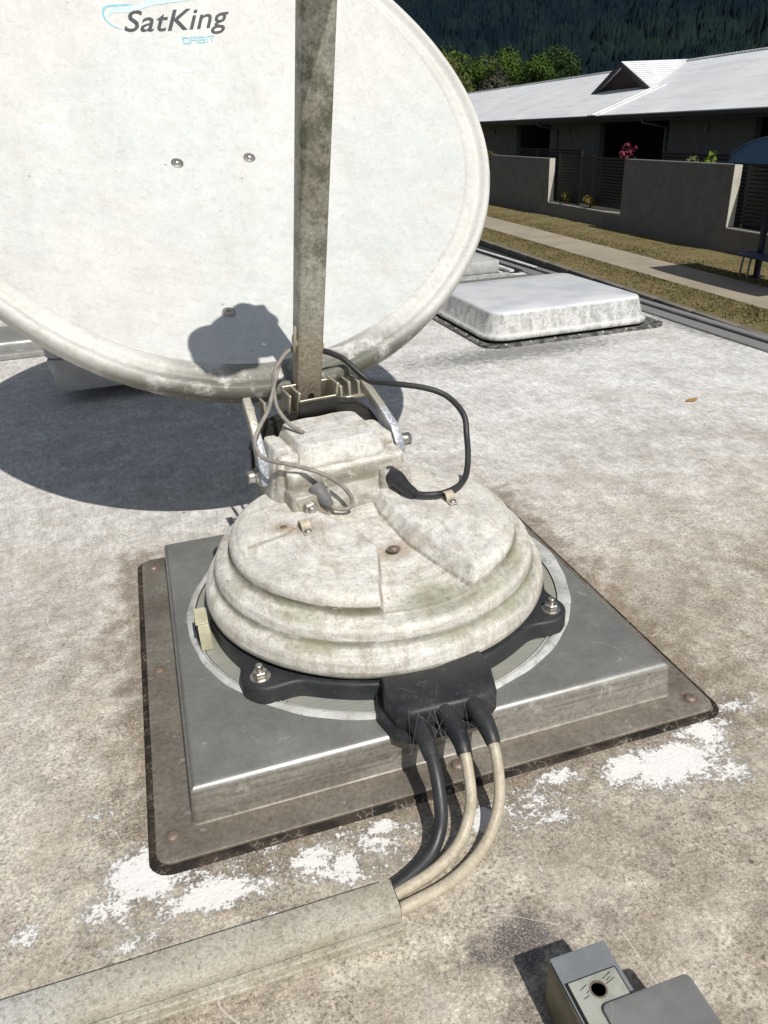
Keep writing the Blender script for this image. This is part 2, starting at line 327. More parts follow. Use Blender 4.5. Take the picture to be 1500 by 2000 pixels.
M['alu'] = mat_steel('weathered_aluminium', (.46,.46,.455), .4, .55, (.17,.165,.155), metal=.5, sc_=14)
M['capgreen'] = simple('mossy_pale_cap', (.40,.41,.365), (.29,.30,.255), 70, .6, bump=.3)
M['olive'] = simple('olive_shade_side', (.17,.155,.10), (.09,.085,.05), 50, .6, bump=.3)  # olive face; its shade away from the sun is put into the colour

# ------------------------------------------------------------------ geometry helpers
def obj(name, V, F, mat, parent=None, smooth=True, angle=40):
    me = bpy.data.meshes.new(name)
    me.from_pydata([tuple(map(float, v)) for v in V], [], [tuple(map(int, f)) for f in F]); me.update()
    return finish(name, me, mat, parent, smooth, angle)
def finish(name, me, mat, parent=None, smooth=True, angle=40):
    bm = bmesh.new(); bm.from_mesh(me); bmesh.ops.recalc_face_normals(bm, faces=bm.faces); 
    for f in bm.faces: f.smooth = smooth
    if smooth:
        for e in bm.edges:
            if len(e.link_faces) == 2 and e.calc_face_angle(0) > R(angle): e.smooth = False
    bm.to_mesh(me); bm.free()
    me.materials.append(mat if not isinstance(mat, str) else M[mat])
    o = bpy.data.objects.new(name, me); col.objects.link(o)
    if parent: adopt(o, parent)
    return o
def adopt(o, parent):
    o.parent = parent; o.matrix_parent_inverse = wm(parent).inverted()
def wm(o):
    m = o.matrix_basis.copy()
    if o.parent: m = wm(o.parent) @ o.matrix_parent_inverse @ m
    return m
def tag(o, label=None, cat=None, group=None, kind=None):
    if label: o['label'] = label
    if cat: o['category'] = cat
    if group: o['group'] = group
    if kind: o['kind'] = kind
    return o
def empty(name, loc, label, cat, group=None, rz=0):
    o = bpy.data.objects.new(name, None); o.empty_display_size = .05; col.objects.link(o); o.location = loc; o.rotation_euler = (0, 0, rz)
    return tag(o, label, cat, group)
class G:                                   # gathers shapes into one mesh
    def __init__(s): s.V = []; s.F = []
    def add(s, V, F):
        k = len(s.V); s.V += [Vector(v) for v in V]; s.F += [tuple(i+k for i in f) for f in F]; return s
    def bm(s, b):
        b.verts.ensure_lookup_table(); idx = {v: i for i, v in enumerate(b.verts)}
        s.add([v.co.copy() for v in b.verts], [[idx[v] for v in f.verts] for f in b.faces]); b.free(); return s
    def box(s, a, b, bev=0., seg=2, T=None):
        m = bmesh.new(); bmesh.ops.create_cube(m, size=1)
        for v in m.verts: v.co = Vector([(a[i]+b[i])/2 + v.co[i]*(b[i]-a[i]) for i in range(3)])
        if bev: bmesh.ops.bevel(m, geom=list(m.edges), offset=bev, segments=seg, profile=.5, affect='EDGES')
        if T: 
            for v in m.verts: v.co = T(v.co)
        return s.bm(m)
    def prism(s, poly, z0, z1, bev=0., T=None, seg=2, top_only=False):
        m = bmesh.new(); vs = [m.verts.new((p[0], p[1], z0)) for p in poly]; f = m.faces.new(vs)
        r = bmesh.ops.extrude_face_region(m, geom=[f])
        for v in r['geom']:
            if isinstance(v, bmesh.types.BMVert): v.co.z = z1
        bmesh.ops.recalc_face_normals(m, faces=m.faces)
        if bev:
            ed = [e for e in m.edges if abs(e.verts[0].co.z-e.verts[1].co.z) < 1e-7 and (not top_only or e.verts[0].co.z > (z0+z1)/2)]
            bmesh.ops.bevel(m, geom=ed, offset=bev, segments=seg, profile=.5, affect='EDGES')
        if T:
            for v in m.verts: v.co = T(v.co)
        return s.bm(m)
    def tube(s, pts, r, seg=12, res=6, caps=True, smooth=True):
        P = [Vector(p) for p in pts]; rr = r if isinstance(r, (list, tuple)) else [r]*len(P)
        Q = []; RR = []
        if smooth and len(P) > 2:
            for i in range(len(P)-1):
                p0 = P[max(i-1, 0)]; p1 = P[i]; p2 = P[i+1]; p3 = P[min(i+2, len(P)-1)]
                for k in range(res):
                    t = k/res
                    Q.append(.5*((2*p1)+(p2-p0)*t+(2*p0-5*p1+4*p2-p3)*t*t+(3*p1-p0-3*p2+p3)*t**3)); RR.append(rr[i]*(1-t)+rr[i+1]*t)
            Q.append(P[-1]); RR.append(rr[-1])
        else: Q = P; RR = rr
        n = len(Q); V = []; F = []; t0 = (Q[1]-Q[0]).normalized()
        a = t0.orthogonal().normalized()
        for i in range(n):
            t = (Q[min(i+1, n-1)]-Q[max(i-1, 0)]).normalized(); a = (a-a.dot(t)*t).normalized(); b = t.cross(a)
            for k in range(seg):
                th = 2*math.pi*k/seg; V.append(Q[i]+RR[i]*(math.cos(th)*a+math.sin(th)*b))
        for i in range(n-1):
            for k in range(seg): F.append((i*seg+k, i*seg+(k+1) % seg, (i+1)*seg+(k+1) % seg, (i+1)*seg+k))
        if caps: F.append(tuple(range(seg))[::-1]); F.append(tuple((n-1)*seg+k for k in range(seg)))
        return s.add(V, F)
    def lathe(s, prof, seg=32, T=None, cx=0, cy=0, caps=True):
        V = []; F = []; n = len(prof)
        for (r, z) in prof:
            for k in range(seg):
                th = 2*math.pi*k/seg; v = Vector((cx+r*math.cos(th), cy+r*math.sin(th), z)); V.append(T(v) if T else v)
        for i in range(n-1):
            for k in range(seg): F.append((i*seg+k, i*seg+(k+1) % seg, (i+1)*seg+(k+1) % seg, (i+1)*seg+k))
        if caps and prof[0][0] > 1e-6: F.append(tuple(range(seg)))
        if caps and prof[-1][0] > 1e-6: F.append(tuple((n-1)*seg+k for k in range(seg)))
        return s.add(V, F)
    def obj(s, name, mat, parent=None, smooth=True, angle=40): return obj(name, s.V, s.F, mat, parent, smooth, angle)
def rrect(x0, x1, y0, y1, r, n=6):
    out = []
    for (cx, cy, a) in ((x1-r, y1-r, 0), (x0+r, y1-r, 90), (x0+r, y0+r, 180), (x1-r, y0+r, 270)):
        for k in range(n+1):
            t = R(a+90*k/n); out.append((cx+r*math.cos(t), cy+r*math.sin(t)))
    return out
def frame(origin, normal, roll=0):       # maps local z to `normal`
    q = Vector(normal).normalized().to_track_quat('Z', 'Y').to_matrix() @ Matrix.Rotation(roll, 3, 'Z'); o = Vector(origin)
    return lambda v: o + q @ Vector(v)
def hexhead(g, T, r, h, z0=0, bev=.0006):
    m = [(r*math.cos(R(60*k)), r*math.sin(R(60*k))) for k in range(6)]
    g.prism(m, z0, z0+h, bev, T, 1)
def dome_head(g, T, r, h, z0=0):
    g.lathe([(r, z0), (r*1.0, z0+h*.25), (r*.85, z0+h*.68), (r*.5, z0+h*.95), (r*.3, z0+h), (r*.28, z0+h*.7), (0, z0+h*.68)], 20, T)

# turret frame (the motor unit is turned 6.5 degrees on the base)
TA = R(6.5); TR = Vector((math.cos(TA), math.sin(TA), 0)); TB = Vector((-math.sin(TA), math.cos(TA), 0)); TO = Vector((0, .011, 0))
def T(x, y=None, z=None):
    if y is None: x, y, z = x
    return TO + TR*x + TB*y + Vector((0, 0, z))

# ------------------------------------------------------------------ vehicle roof
van = empty('motorhome', (0, 0, -2.6), 'stained off white motorhome roof carrying the satellite dish', 'motorhome')
g = G(); nx, ny = 60, 130; X0, X1, Y0, Y1 = -1.15, 1.335, -1.9, 5.2
V = []; F = []
for j in range(ny+1):
    for i in range(nx+1):
        x = X0+(X1-X0)*i/nx; y = Y0+(Y1-Y0)*j/ny; V.append((x, y, 0))
for j in range(ny):
    for i in range(nx): a = j*(nx+1)+i; F.append((a, a+1, a+nx+2, a+nx+1))
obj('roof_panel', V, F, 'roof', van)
# edge mouldings along the kerb side
g = G(); g.box((1.255, -1.9, .0012), (1.300, 5.2, .006), .002); g.box((1.310, -1.9, .0012), (1.336, 5.2, .012), .004); g.obj('edge_rail', 'alu', van)
g = G(); g.box((1.3005, -1.9, .0012), (1.3095, 5.2, .003)); g.obj('edge_groove', 'dark', van)
g = G(); g.box((1.337, -1.9, -.20), (1.355, 5.2, -.10), .006); g.obj('gutter_rail', 'dark', van)
g = G(); g.box((-1.17, -1.92, -2.2), (1.334, 5.22, -.004), .03); g.obj('body_side', simple('off_white_bodywork', (.62,.62,.60), None, 20, .35), van)

# ------------------------------------------------------------------ steel plate under the dish
pl = empty('mounting_plate', (0, 0, 0), 'square grey steel box plate with screwed flange beneath the dish unit', 'steel plate')
g = G(); g.prism(rrect(-.28, .28, -.27, .268, .014), .0025, .0060, .0008)
def frust(x0, x1, y0, y1, z0, z1, d, r, rt, flare=.004):
    rings = []
    prof = [(flare, z0), (flare*.35, z0+flare*.35), (0, z0+flare)] + [(-d*(k/3), z0+flare+(z1-rt-z0-flare)*k/3) for k in (1, 2, 3)]
    for k in range(1, 6): a = R(90*k/5); prof.append((-d-rt*(1-math.cos(a)), z1-rt+rt*math.sin(a)))
    V = []; F = []
    for (o, z) in prof:
        p = rrect(x0-o, x1+o, y0-o, y1+o, max(r+o, .001), 5); V += [(a, b, z) for a, b in p]
    n = len(p)
    for i in range(len(prof)-1):
        for k in range(n): F.append((i*n+k, i*n+(k+1) % n, (i+1)*n+(k+1) % n, (i+1)*n+k))
    F.append(tuple((len(prof)-1)*n+k for k in range(n)))
    return V, F
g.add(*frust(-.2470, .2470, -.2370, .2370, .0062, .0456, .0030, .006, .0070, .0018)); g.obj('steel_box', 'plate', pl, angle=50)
g = G()
pts = rrect(-.287, .287, -.277, .275, .02, 6); inn = rrect(-.272, .272, -.262, .260, .01, 6); n = len(pts)
V = []; F = []
for k in range(n):
    w = .0024*rng.random()
    V += [(pts[k][0]*(1+w), pts[k][1]*(1+w), .0004), (pts[k][0]*.993, pts[k][1]*.993, .0026), (inn[k][0], inn[k][1], .0022)]
for k in range(n):
    a, b = 3*k, 3*((k+1) % n); F += [(a, b, b+1, a+1), (a+1, b+1, b+2, a+2)]
obj('perimeter_seal', V, F, 'crust', pl)
for (sx, sy) in ((-.265,-.243), (-.266,-.001), (.262,-.250), (0,-.252), (-.264,.24), (.264,.24), (.264,0), (0,.253)):
    g = G(); f = frame((sx, sy, .0058), (0, 0, 1)); g.lathe([(.0085, 0), (.0085, .0008), (.006, .0010)], 20, f); dome_head(g, f, .0062, .0034, .0008); g.obj('screw', 'rusty', pl)
# sealant ring smeared around the base
V = []; F = []; n = 220; cyr = .011
for k in range(n):
    th = 2*math.pi*k/n; w = .5+.5*math.sin(3*th+1)+.35*math.sin(11*th)+.25*math.sin(29*th+2)
    right = max(0, math.cos(th-.15)); wo = .2265+.0016*w+.0105*right**1.5*(1+.25*math.sin(7*th+1)); wi = .2195-.0012*w-.002*right*math.sin(9*th)
    for (r, z) in ((wi, .0457), ((wi*.7+wo*.3), .0478+.0006*w*.5), ((wi*.3+wo*.7), .0472+.0005*w*.5), (wo, .0457)):
        y = min(max(cyr+r*math.sin(th), -.2305), .2305); V.append((r*math.cos(th), y, z))
for k in range(n):
    a, b = 4*k, 4*((k+1) % n)
    for j in range(3): F.append((a+j, b+j, b+j+1, a+j+1))
obj('sealant_ring', V, F, 'seal', pl)
g = G(); g.lathe([(.2176, .0462), (.20, .0466), (.0, .0466)], 96, None, 0, .011); g.obj('base_disc', mat_steel('pale_base_disc', (.44,.46,.43), .45, .5, (.34,.31,.22), metal=.35), pl)

for (ri, ro_, zt, mt_, nm_) in ((.2172, .2184, .0463, 'dark', 'seal_gap'), (.2300, .2306, .0460, 'dark', 'seal_gap'), (.2186, .2196, .0476, 'seal', 'seal_bead')):
    if ro_ > .225: continue
    g = G(); g.lathe([(ri, .0457), (ri, zt), (ro_, zt), (ro_, .0457)], 140, None, 0, .011, False); g.obj(nm_, mt_, pl)
# ------------------------------------------------------------------ satellite dish unit
sat = empty('satellite_dish', (0, .011, .0456), 'round off white satellite dish on a stepped cream motor dome and grimy feed arm', 'satellite dish')
# black base bracket with four bolt lobes
def bracket_outline():
    out = []; n = 260
    for k in range(n):
        th = 2*math.pi*k/n; r = .201
        for a in (-41, 221, 41, 139):
            d = (math.degrees(th)-a+180) % 360-180
            r = max(r, .201+.026*math.exp(-(abs(d)/7.8)**3.2)); r += .0035*math.exp(-(d/15)**2)
        d = (math.degrees(th)-270+180) % 360-180
        out.append((r*math.cos(th), .011+r*math.sin(th)))
    return out
g = G(); g.prism(bracket_outline(), .0470, .0665, .004, None, 3, True); g.lathe([(.188, .06), (.1935, .0705), (.185, .0715)], 120, None, 0, .011, False); g.obj('base_bracket', 'black', sat)
for a in (-41, 221, 41, 139):
    p = (.215*math.cos(R(a)), .011+.215*math.sin(R(a)), .0665); f = frame(p, (0, 0, 1), R(a*3))
    g = G(); g.lathe([(.0105, 0), (.0105, .0012), (.0045, .0016)], 28, f); hexhead(g, f, .0075, .0062, .0018); w = g.obj('nut', 'bolt', sat)
    g = G(); g.lathe([(.0036, .007), (.0036, .0145), (.0030, .0152)], 20, f); g.obj('stud', 'bolt', w)
# junction box with three glands
g = G(); poly = [(-.052,-.185), (-.058,-.214), (-.053,-.236), (-.041,-.245), (.034,-.247), (.046,-.238), (.055,-.205), (.054,-.176), (.0,-.190)]
g.prism(poly, .0505, .0785, .0055, None, 3, True)
g.prism([(-.058,-.18), (-.065,-.214), (-.058,-.242), (-.042,-.252), (.034,-.251), (.040,-.225), (.052,-.20), (.052,-.176), (.0,-.190)], .0470, .056, .003, None, 2, True)
jb = g.obj('junction_box', 'blackb', sat)

# dome shell: polar height field with three rounded bands and a sunken wedge
wedge = [(.004,.12), (.026,.085), (.022,.030), (.032,-.045), (.0655,-.136), (.087,-.190), (-.050,-.185), (-.040,-.158), (-.014,-.062), (-.024,-.021), (-.052,.038), (-.085,.10)]
def sdpoly(px, py, poly):
    d = np.full(px.shape, 1e9); ins = np.zeros(px.shape, bool); n = len(poly)
    for i in range(n):
        ax, ay = poly[i]; bx, by = poly[(i+1) % n]; ex, ey = bx-ax, by-ay
        t = np.clip(((px-ax)*ex+(py-ay)*ey)/(ex*ex+ey*ey), 0, 1); d = np.minimum(d, np.hypot(px-ax-t*ex, py-ay-t*ey))
        c = ((ay > py) != (by > py)) & (px < (bx-ax)*(py-ay)/((by-ay) if abs(by-ay) > 1e-9 else 1e-9)+ax); ins ^= c
    return np.where(ins, -d, d)
def sstep(t): t = np.clip(t, 0, 1); return t*t*(3-2*t)
key = [(.0,.1515), (.08,.1505), (.13,.1480), (.150,.1460), (.1600,.1438), (.1648,.1392), (.1658,.1325), (.1656,.1275), (.1680,.1238), (.1730,.1222), (.1795,.1198), (.1842,.1155), (.1860,.1100), (.1864,.1045), (.1872,.1005), (.1900,.0978), (.1942,.0950), (.1976,.0905), (.1996,.0840), (.1992,.0730), (.1975,.0715), (.190,.0715)]
kr = np.array([k[0] for k in key]); kz = np.array([k[1] for k in key])
s_ = np.concatenate([[0], np.cumsum(np.hypot(np.diff(kr), np.diff(kz)))]); ss = np.concatenate([np.linspace(0, s_[3], 70)[:-1], np.linspace(s_[3], s_[-1], 90)])
def crom(s, ks, kv):
    i = np.clip(np.searchsorted(ks, s)-1, 0, len(ks)-2); t = (s-ks[i])/(ks[i+1]-ks[i])
    m = np.gradient(kv, ks); h = ks[i+1]-ks[i]
    return (2*t**3-3*t**2+1)*kv[i]+(t**3-2*t**2+t)*h*m[i]+(-2*t**3+3*t**2)*kv[i+1]+(t**3-t**2)*h*m[i+1]
rr_ = np.maximum(crom(ss, s_, kr), 0); zz_ = crom(ss, s_, kz)
NS = 560; th = np.linspace(0, 2*np.pi, NS, endpoint=False)
RR, TH = np.meshgrid(rr_, th, indexing='ij'); ZZ = np.repeat(zz_[:, None], NS, 1); XX = RR*np.cos(TH); YY = .011+RR*np.sin(TH)
sd = sdpoly(XX, YY, wedge); w = np.where(XX > .012, .012, .0022); mask = np.clip(.5-sd/w*1.0, 0, 1)
low = .1372-.0125*np.clip((.02-YY)/.18, 0, 1)
ZZ = np.where(ZZ > .1225, ZZ*(1-mask)+np.minimum(ZZ, low)*mask, ZZ)
# shallow moulded crease on the left half and screw bosses
cl = sdpoly(XX, YY, [(-.175,-.015), (-.105,-.002), (-.06,.03), (-.05,.05), (-.06,.09), (-.2,.06)])
ZZ += np.where(RR < .155, .0018*sstep(.5-cl/.010), 0)
for (bx, by) in ((.006,-.055), (-.080,.002), (.097,.012)): ZZ += .0012*np.exp(-(((XX-bx)**2+(YY-by)**2)/.010**2)**2)
ZZ += np.where(RR < .198, .0006*(np.sin(TH*5+RR*40)+np.sin(TH*9-RR*25+2)), 0)*np.clip(RR/.05, 0, 1)
V = np.stack([XX, YY, ZZ], -1).reshape(-1, 3).tolist(); F = []; nr = len(rr_)
for i in range(nr-1):
    for k in range(NS): F.append((i*NS+k, i*NS+(k+1) % NS, (i+1)*NS+(k+1) % NS, (i+1)*NS+k))
dome = obj('dome_cover', V, F, 'shell', sat, angle=80)
# dirt caught along the wedge edges and in the grooves, kept as a mesh attribute
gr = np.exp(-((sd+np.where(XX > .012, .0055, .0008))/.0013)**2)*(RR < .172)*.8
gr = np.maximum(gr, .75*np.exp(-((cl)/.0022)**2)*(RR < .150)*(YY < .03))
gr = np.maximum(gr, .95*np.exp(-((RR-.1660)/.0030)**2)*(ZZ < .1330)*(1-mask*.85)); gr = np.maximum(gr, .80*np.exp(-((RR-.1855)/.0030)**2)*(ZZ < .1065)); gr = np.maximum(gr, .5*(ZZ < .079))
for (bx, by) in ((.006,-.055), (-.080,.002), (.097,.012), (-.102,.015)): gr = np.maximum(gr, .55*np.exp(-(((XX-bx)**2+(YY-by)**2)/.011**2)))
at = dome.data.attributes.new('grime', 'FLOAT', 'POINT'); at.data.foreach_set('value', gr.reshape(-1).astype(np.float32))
def ptop(x, y):
    r = math.hypot(x, y-.011); return float(np.interp(r, rr_[:100], zz_[:100]))
# screws and cable clips on the dome
for (bx, by, z) in ((.006,-.055,.1375), (-.102,.015,.150)):
    g = G(); f = frame((bx, by, z), (0, 0, 1)); g.lathe([(.0075, 0), (.0075, .0008), (.005, .0009)], 20, f); dome_head(g, f, .005, .0026, .0006); g.obj('screw', 'rusty', dome)
for (bx, by, mt) in ((-.080,.004,'beige'), (.097,.012,'beige')):
    f = frame((bx, by, ptop(bx, by)+.0005), (0, 0, 1), R(8)); g = G()
    for k in range(9):
        a0, a1 = R(180*k/9-10), R(180*(k+1)/9-10)
        for (r0, r1) in ((.0062, .0078),):
            q = [f((-.0045 + 0, 0, 0))]
            vs = [f((xx, r*math.cos(a), .0035+r*math.sin(a))) for xx in (-.0055, .0055) for a in (a0, a1) for r in (r0, r1)]
            g.add(vs, [(0, 1, 3, 2), (4, 6, 7, 5), (0, 4, 5, 1), (2, 3, 7, 6), (0, 2, 6, 4), (1, 5, 7, 3)])
    g.box((-.0055, .005, 0), (.0055, .016, .0018), .0004, 1, f); g.box((-.0055, -.009, 0), (.0055, -.0055, .004), .0004, 1, f); c = g.obj('cable_clip', mt, dome)
    g = G(); f2 = frame(f((0, .011, .0018)), (0, 0, 1)); dome_head(g, f2, .0045, .003, 0); g.obj('screw', 'bolt', c)
g = G(); g.prism([(-.2145,-.040), (-.2025,-.040), (-.2025,-.004), (-.2115,.000)], .0468, .0800, .0015); g.box((-.2165,-.038,.080), (-.2035,-.006,.0825), .0008, 1)
tb = g.obj('side_tab', simple('yellowed_tab', (.60,.57,.42), (.48,.45,.32), 60, .6), sat)

# motor housing height field
hx, hy = np.meshgrid(np.arange(-.112, .1121, .0009), np.arange(.028, .2181, .0009), indexing='ij')
def rr_sd(x0, x1, y0, y1, r):
    cx, cy = (x0+x1)/2, (y0+y1)/2; qx = np.abs(hx-cx)-(x1-x0)/2+r; qy = np.abs(hy-cy)-(y1-y0)/2+r
    return np.hypot(np.maximum(qx, 0), np.maximum(qy, 0))+np.minimum(np.maximum(qx, qy), 0)-r
def fr(x0, x1, y0, y1, zt, draft, r, rnd=.004, tilt=0.):
    sd = rr_sd(x0, x1, y0, y1, r); e = np.clip((sd+rnd)/rnd, 0, None)
    drop = np.where(e < 1, rnd*(1-np.sqrt(np.clip(1-e**2, 0, 1)))*1.0, rnd+(sd)/draft)
    return zt+tilt*(hy-.13)-drop
parts = [fr(-.074,.078,.068,.200,.1885,.10,.010,.0022), fr(-.050,.052,.088,.178,.2150,.50,.015,.0024,.02), fr(-.078,-.052,.090,.165,.2035,.20,.006,.0022), fr(-.080,-.064,.100,.150,.2120,.18,.005,.0018),
         fr(.050,.079,.105,.170,.2000,.20,.008,.0024), fr(-.078,-.030,.047,.085,.1680,.12,.007,.0022), fr(.040,.079,.054,.100,.1735,.16,.008,.0026),
         fr(-.078,.080,.062,.200,.1495,.4,.012,.002)]
kk = .00055; Hh = kk*np.log(sum(np.exp(np.clip((p-.15)/kk, -600, 600)) for p in parts))+.15
Hh += .0005*np.sin(hx*160+1)*np.sin(hy*130)
Hh = np.maximum(Hh, .1250); a, b = hx.shape; V = []; F = []
for i in range(a):
    for j in range(b): V.append(T(hx[i, j], hy[i, j], Hh[i, j]))
for i in range(a-1):
    for j in range(b-1):
        if max(Hh[i, j], Hh[i+1, j], Hh[i, j+1], Hh[i+1, j+1]) > .12505: F.append((i*b+j, (i+1)*b+j, (i+1)*b+j+1, i*b+j+1))
me = bpy.data.meshes.new('motor_housing'); me.from_pydata([tuple(v) for v in V], [], F); me.update()
bm = bmesh.new(); bm.from_mesh(me); bmesh.ops.delete(bm, geom=[v for v in bm.verts if not v.link_faces], context='VERTS'); bm.to_mesh(me); bm.free()
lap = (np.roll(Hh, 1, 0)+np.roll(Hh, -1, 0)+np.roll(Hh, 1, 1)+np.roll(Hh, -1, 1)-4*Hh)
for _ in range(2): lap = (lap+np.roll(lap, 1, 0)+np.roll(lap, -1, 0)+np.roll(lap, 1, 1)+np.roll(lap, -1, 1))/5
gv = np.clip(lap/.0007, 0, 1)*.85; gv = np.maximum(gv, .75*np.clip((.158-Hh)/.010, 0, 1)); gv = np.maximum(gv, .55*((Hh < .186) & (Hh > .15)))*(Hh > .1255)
head = finish('motor_housing', me, 'shell', sat, True, 80)
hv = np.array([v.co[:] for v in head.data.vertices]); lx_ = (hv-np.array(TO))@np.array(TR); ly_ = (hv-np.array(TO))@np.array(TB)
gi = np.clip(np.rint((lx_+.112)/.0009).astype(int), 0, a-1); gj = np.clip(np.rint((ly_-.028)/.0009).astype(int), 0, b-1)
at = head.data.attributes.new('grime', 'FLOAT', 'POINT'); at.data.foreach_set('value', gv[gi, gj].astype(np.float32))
g = G(); g.box((-.072,.085,.100), (.074,.195,.146), .006, 2, T); g.obj('housing_underside', 'shell', sat)
# nut on the front left of the housing
f = frame(T(-.0595,.0445,.1545), -TB, R(12)); g = G(); g.box((-.0125,-.0125,-.003), (.0125,.0125,.001), .002, 2, f); nb = g.obj('square_washer', 'zinc', sat)
g = G(); g.lathe([(.0098, .001), (.0098, .0022), (.005, .0024)], 28, f); hexhead(g, f, .0085, .0062, .0022); g.lathe([(.0045, .0082), (.0045, .0125), (.0033, .0135), (0, .0137)], 20, f); g.obj('nut', 'bolt', nb)

# yoke, lift arms, arm clamp
g = G()
arch = [(-.092,.150), (-.090,.178), (-.080,.200), (-.062,.212), (-.028,.2215), (.040,.2245), (.062,.2210), (.080,.207), (.092,.188), (.096,.160),
        (.088,.160), (.084,.180), (.073,.196), (.058,.204), (.035,.200), (-.030,.196), (-.058,.190), (-.076,.176), (-.084,.150)]
def TY(y0):
    return lambda v: T(v[0], y0+v[2], v[1])
g.prism(arch, .186, .190, .0006, lambda v: T(v[0], v[2], v[1]), 1)
# light top flange of the arch running backwards
for i in range(1, 8):
    (xa, za), (xb, zb) = arch[i], arch[i+1]
    vs = [T(xa, .1845, za+.0006), T(xb, .1845, zb+.0006), T(xb, .1985, zb+.0016), T(xa, .1985, za+.0016), T(xa, .1845, za+.003), T(xb, .1845, zb+.003), T(xb, .1985, zb+.004), T(xa, .1985, za+.004)]
    g.add(vs, [(0, 1, 2, 3), (4, 7, 6, 5), (0, 4, 5, 1), (1, 5, 6, 2), (2, 6, 7, 3), (3, 7, 4, 0)])
yk = g.obj('yoke', M['dark_metal'], sat)
g = G()
for (x0, x1, y0, y1, z0, z1) in ((.045,.049,.200,.228,.222,.243), (.058,.062,.202,.232,.222,.246), (.073,.077,.205,.236,.218,.244), (-.062,-.058,.200,.226,.205,.238), (-.078,-.074,.200,.232,.200,.236)):
    g = G(); g.box((x0, y0, z0), (x1, y1, z1), .0008, 1, T); g.obj('rib_plate', 'zinc', yk)
g = G(); g.box((.040,.1995,.2225), (.082,.206,.2265), .0008, 1, T); g.obj('flange_strip', 'zinc', yk); g = G(); g.box((-.085,.1995,.2045), (-.030,.206,.2085), .0008, 1, T); g.obj('flange_strip', 'zinc', yk)
# U clamp holding the feed arm
g = G(); up = Vector((0, -.20, .98)).normalized()
def TC(v):  # local x across, y depth, z along the arm
    return T(.004+v[0], .192+v[1]+v[2]*(-.42), .214+v[2]*.905)
g.box((-.026,-.006,.0), (.028,-.002,.030), .001, 1, TC); g.box((-.027,-.006,.0), (-.0235,.034,.044), .001, 1, TC); g.box((.0250,-.006,.0), (.0285,.034,.050), .001, 1, TC)
g.box((-.038,-.002,.0), (-.0345,.030,.040), .001, 1, TC); g.box((-.038,.030,.0), (.0285,.034,.045), .001, 1, TC)
g.obj('arm_clamp', 'zinc', sat)
g = G(); g.box((-.0262,-.0090,-.012), (.0282,-.0062,.0285), .0008, 1, TC); g.obj('clamp_face', M['dark_metal'], sat)
for sgn, pts in ((-1, [(-.0905,.125,.157), (-.0905,.130,.170), (-.0900,.132,.190), (-.0900,.148,.226), (-.0890,.178,.254)]), (1, [(.0935,.125,.164), (.0935,.130,.178), (.0925,.136,.194), (.088,.160,.214), (.083,.219,.243)])):
    # flat bar: wide in y/z, thin in x, lower end thicker
    g = G(); V = []; wd = (.013, .0135, .0105, .0075, .0065); tk = (.0062, .0066, .0060, .0052, .0052); n = len(pts)
    for i, p in enumerate(pts):
        q0 = Vector(pts[max(i-1, 0)]); q1 = Vector(pts[min(i+1, n-1)]); t = (q1-q0); t.x = 0; t.normalize(); nn = Vector((0, -t.z, t.y))
        for (a_, b_) in ((-1, -1), (-1, 1), (1, 1), (1, -1)):
            q = Vector(p)+nn*(wd[i]*a_)+Vector((tk[i]*b_, 0, 0)); V.append(T(q))
    F = []
    for i in range(n-1):
        for k in range(4): F.append((i*4+k, i*4+(k+1) % 4, (i+1)*4+(k+1) % 4, (i+1)*4+k))
    F += [(0, 1, 2, 3), tuple((n-1)*4+k for k in range(4))]
    m = bmesh.new(); vv = [m.verts.new(v) for v in V]
    for f_ in F: m.faces.new([vv[i] for i in f_])
    bmesh.ops.recalc_face_normals(m, faces=m.faces); bmesh.ops.bevel(m, geom=list(m.edges), offset=.0014, segments=2, profile=.5, affect='EDGES'); g.bm(m)
    la = g.obj('lift_arm', 'galv', sat)
    P0 = T(*pts[1]); d = TR*sgn; f = frame(P0+d*.0066, d, .3); g = G(); g.lathe([(.0110, 0), (.0110, .0016), (.006, .0018)], 28, f); g.lathe([(.0095, .0018), (.0095, .0040), (.006, .0042)], 28, f)
    g.lathe([(.0082, .0042), (.0085, .0052), (.0085, .0125), (.0078, .0135), (.0048, .0135), (.0046, .0100), (0, .0100)], 32, f); g.obj('pivot_bolt', 'bolt', la)
    g = G(); f = frame(P0-d*.0055, -d, .1); g.lathe([(.0125, 0), (.0125, .0025), (.008, .006), (.008, .010)], 28, f); g.obj('bushing', 'dark_metal', la)
    if sgn < 0:
        g = G(); g.box((-.082,.118,.150), (-.0795,.136,.176), .0008, 1, T); g.obj('lock_tab', 'bolt', la)
# feed arm, box section, running up past the top of the picture
A0 = Vector((.003, .205, .232)); A1 = Vector((.001, .047, .657)); A2 = A1+(A1-A0).normalized()*.100
ad = (A2-A0).normalized(); an = Vector((0, -ad.z, ad.y)).normalized()    # front normal in turret frame
def TArm(v): return T(A0+ad*v[2]+Vector((v[0], 0, 0))+an*v[1])
L = (A2-A0).length
sec = rrect(-.0170, .0170, -.0250, .0, .0035, 3); g = G(); n = len(sec); NZ = 40; V = []; F = []
for k in range(NZ+1):
    zz = L*k/NZ
    for (sx, sy) in sec: V.append(TArm((sx, sy, zz)))
for k in range(NZ):
    for i in range(n): F.append((k*n+i, k*n+(i+1) % n, (k+1)*n+(i+1) % n, (k+1)*n+i))
F += [tuple(range(n))[::-1], tuple(NZ*n+i for i in range(n))]
g.add(V, F); fa = g.obj('feed_arm', 'arm', sat)
g = G(); g.lathe([(.0042, 0), (.0042, .0012), (0, .0012)], 20, frame(TArm((.002, .0002, .004)), T(an)-TO)); g.obj('drain_hole', 'dark', fa)
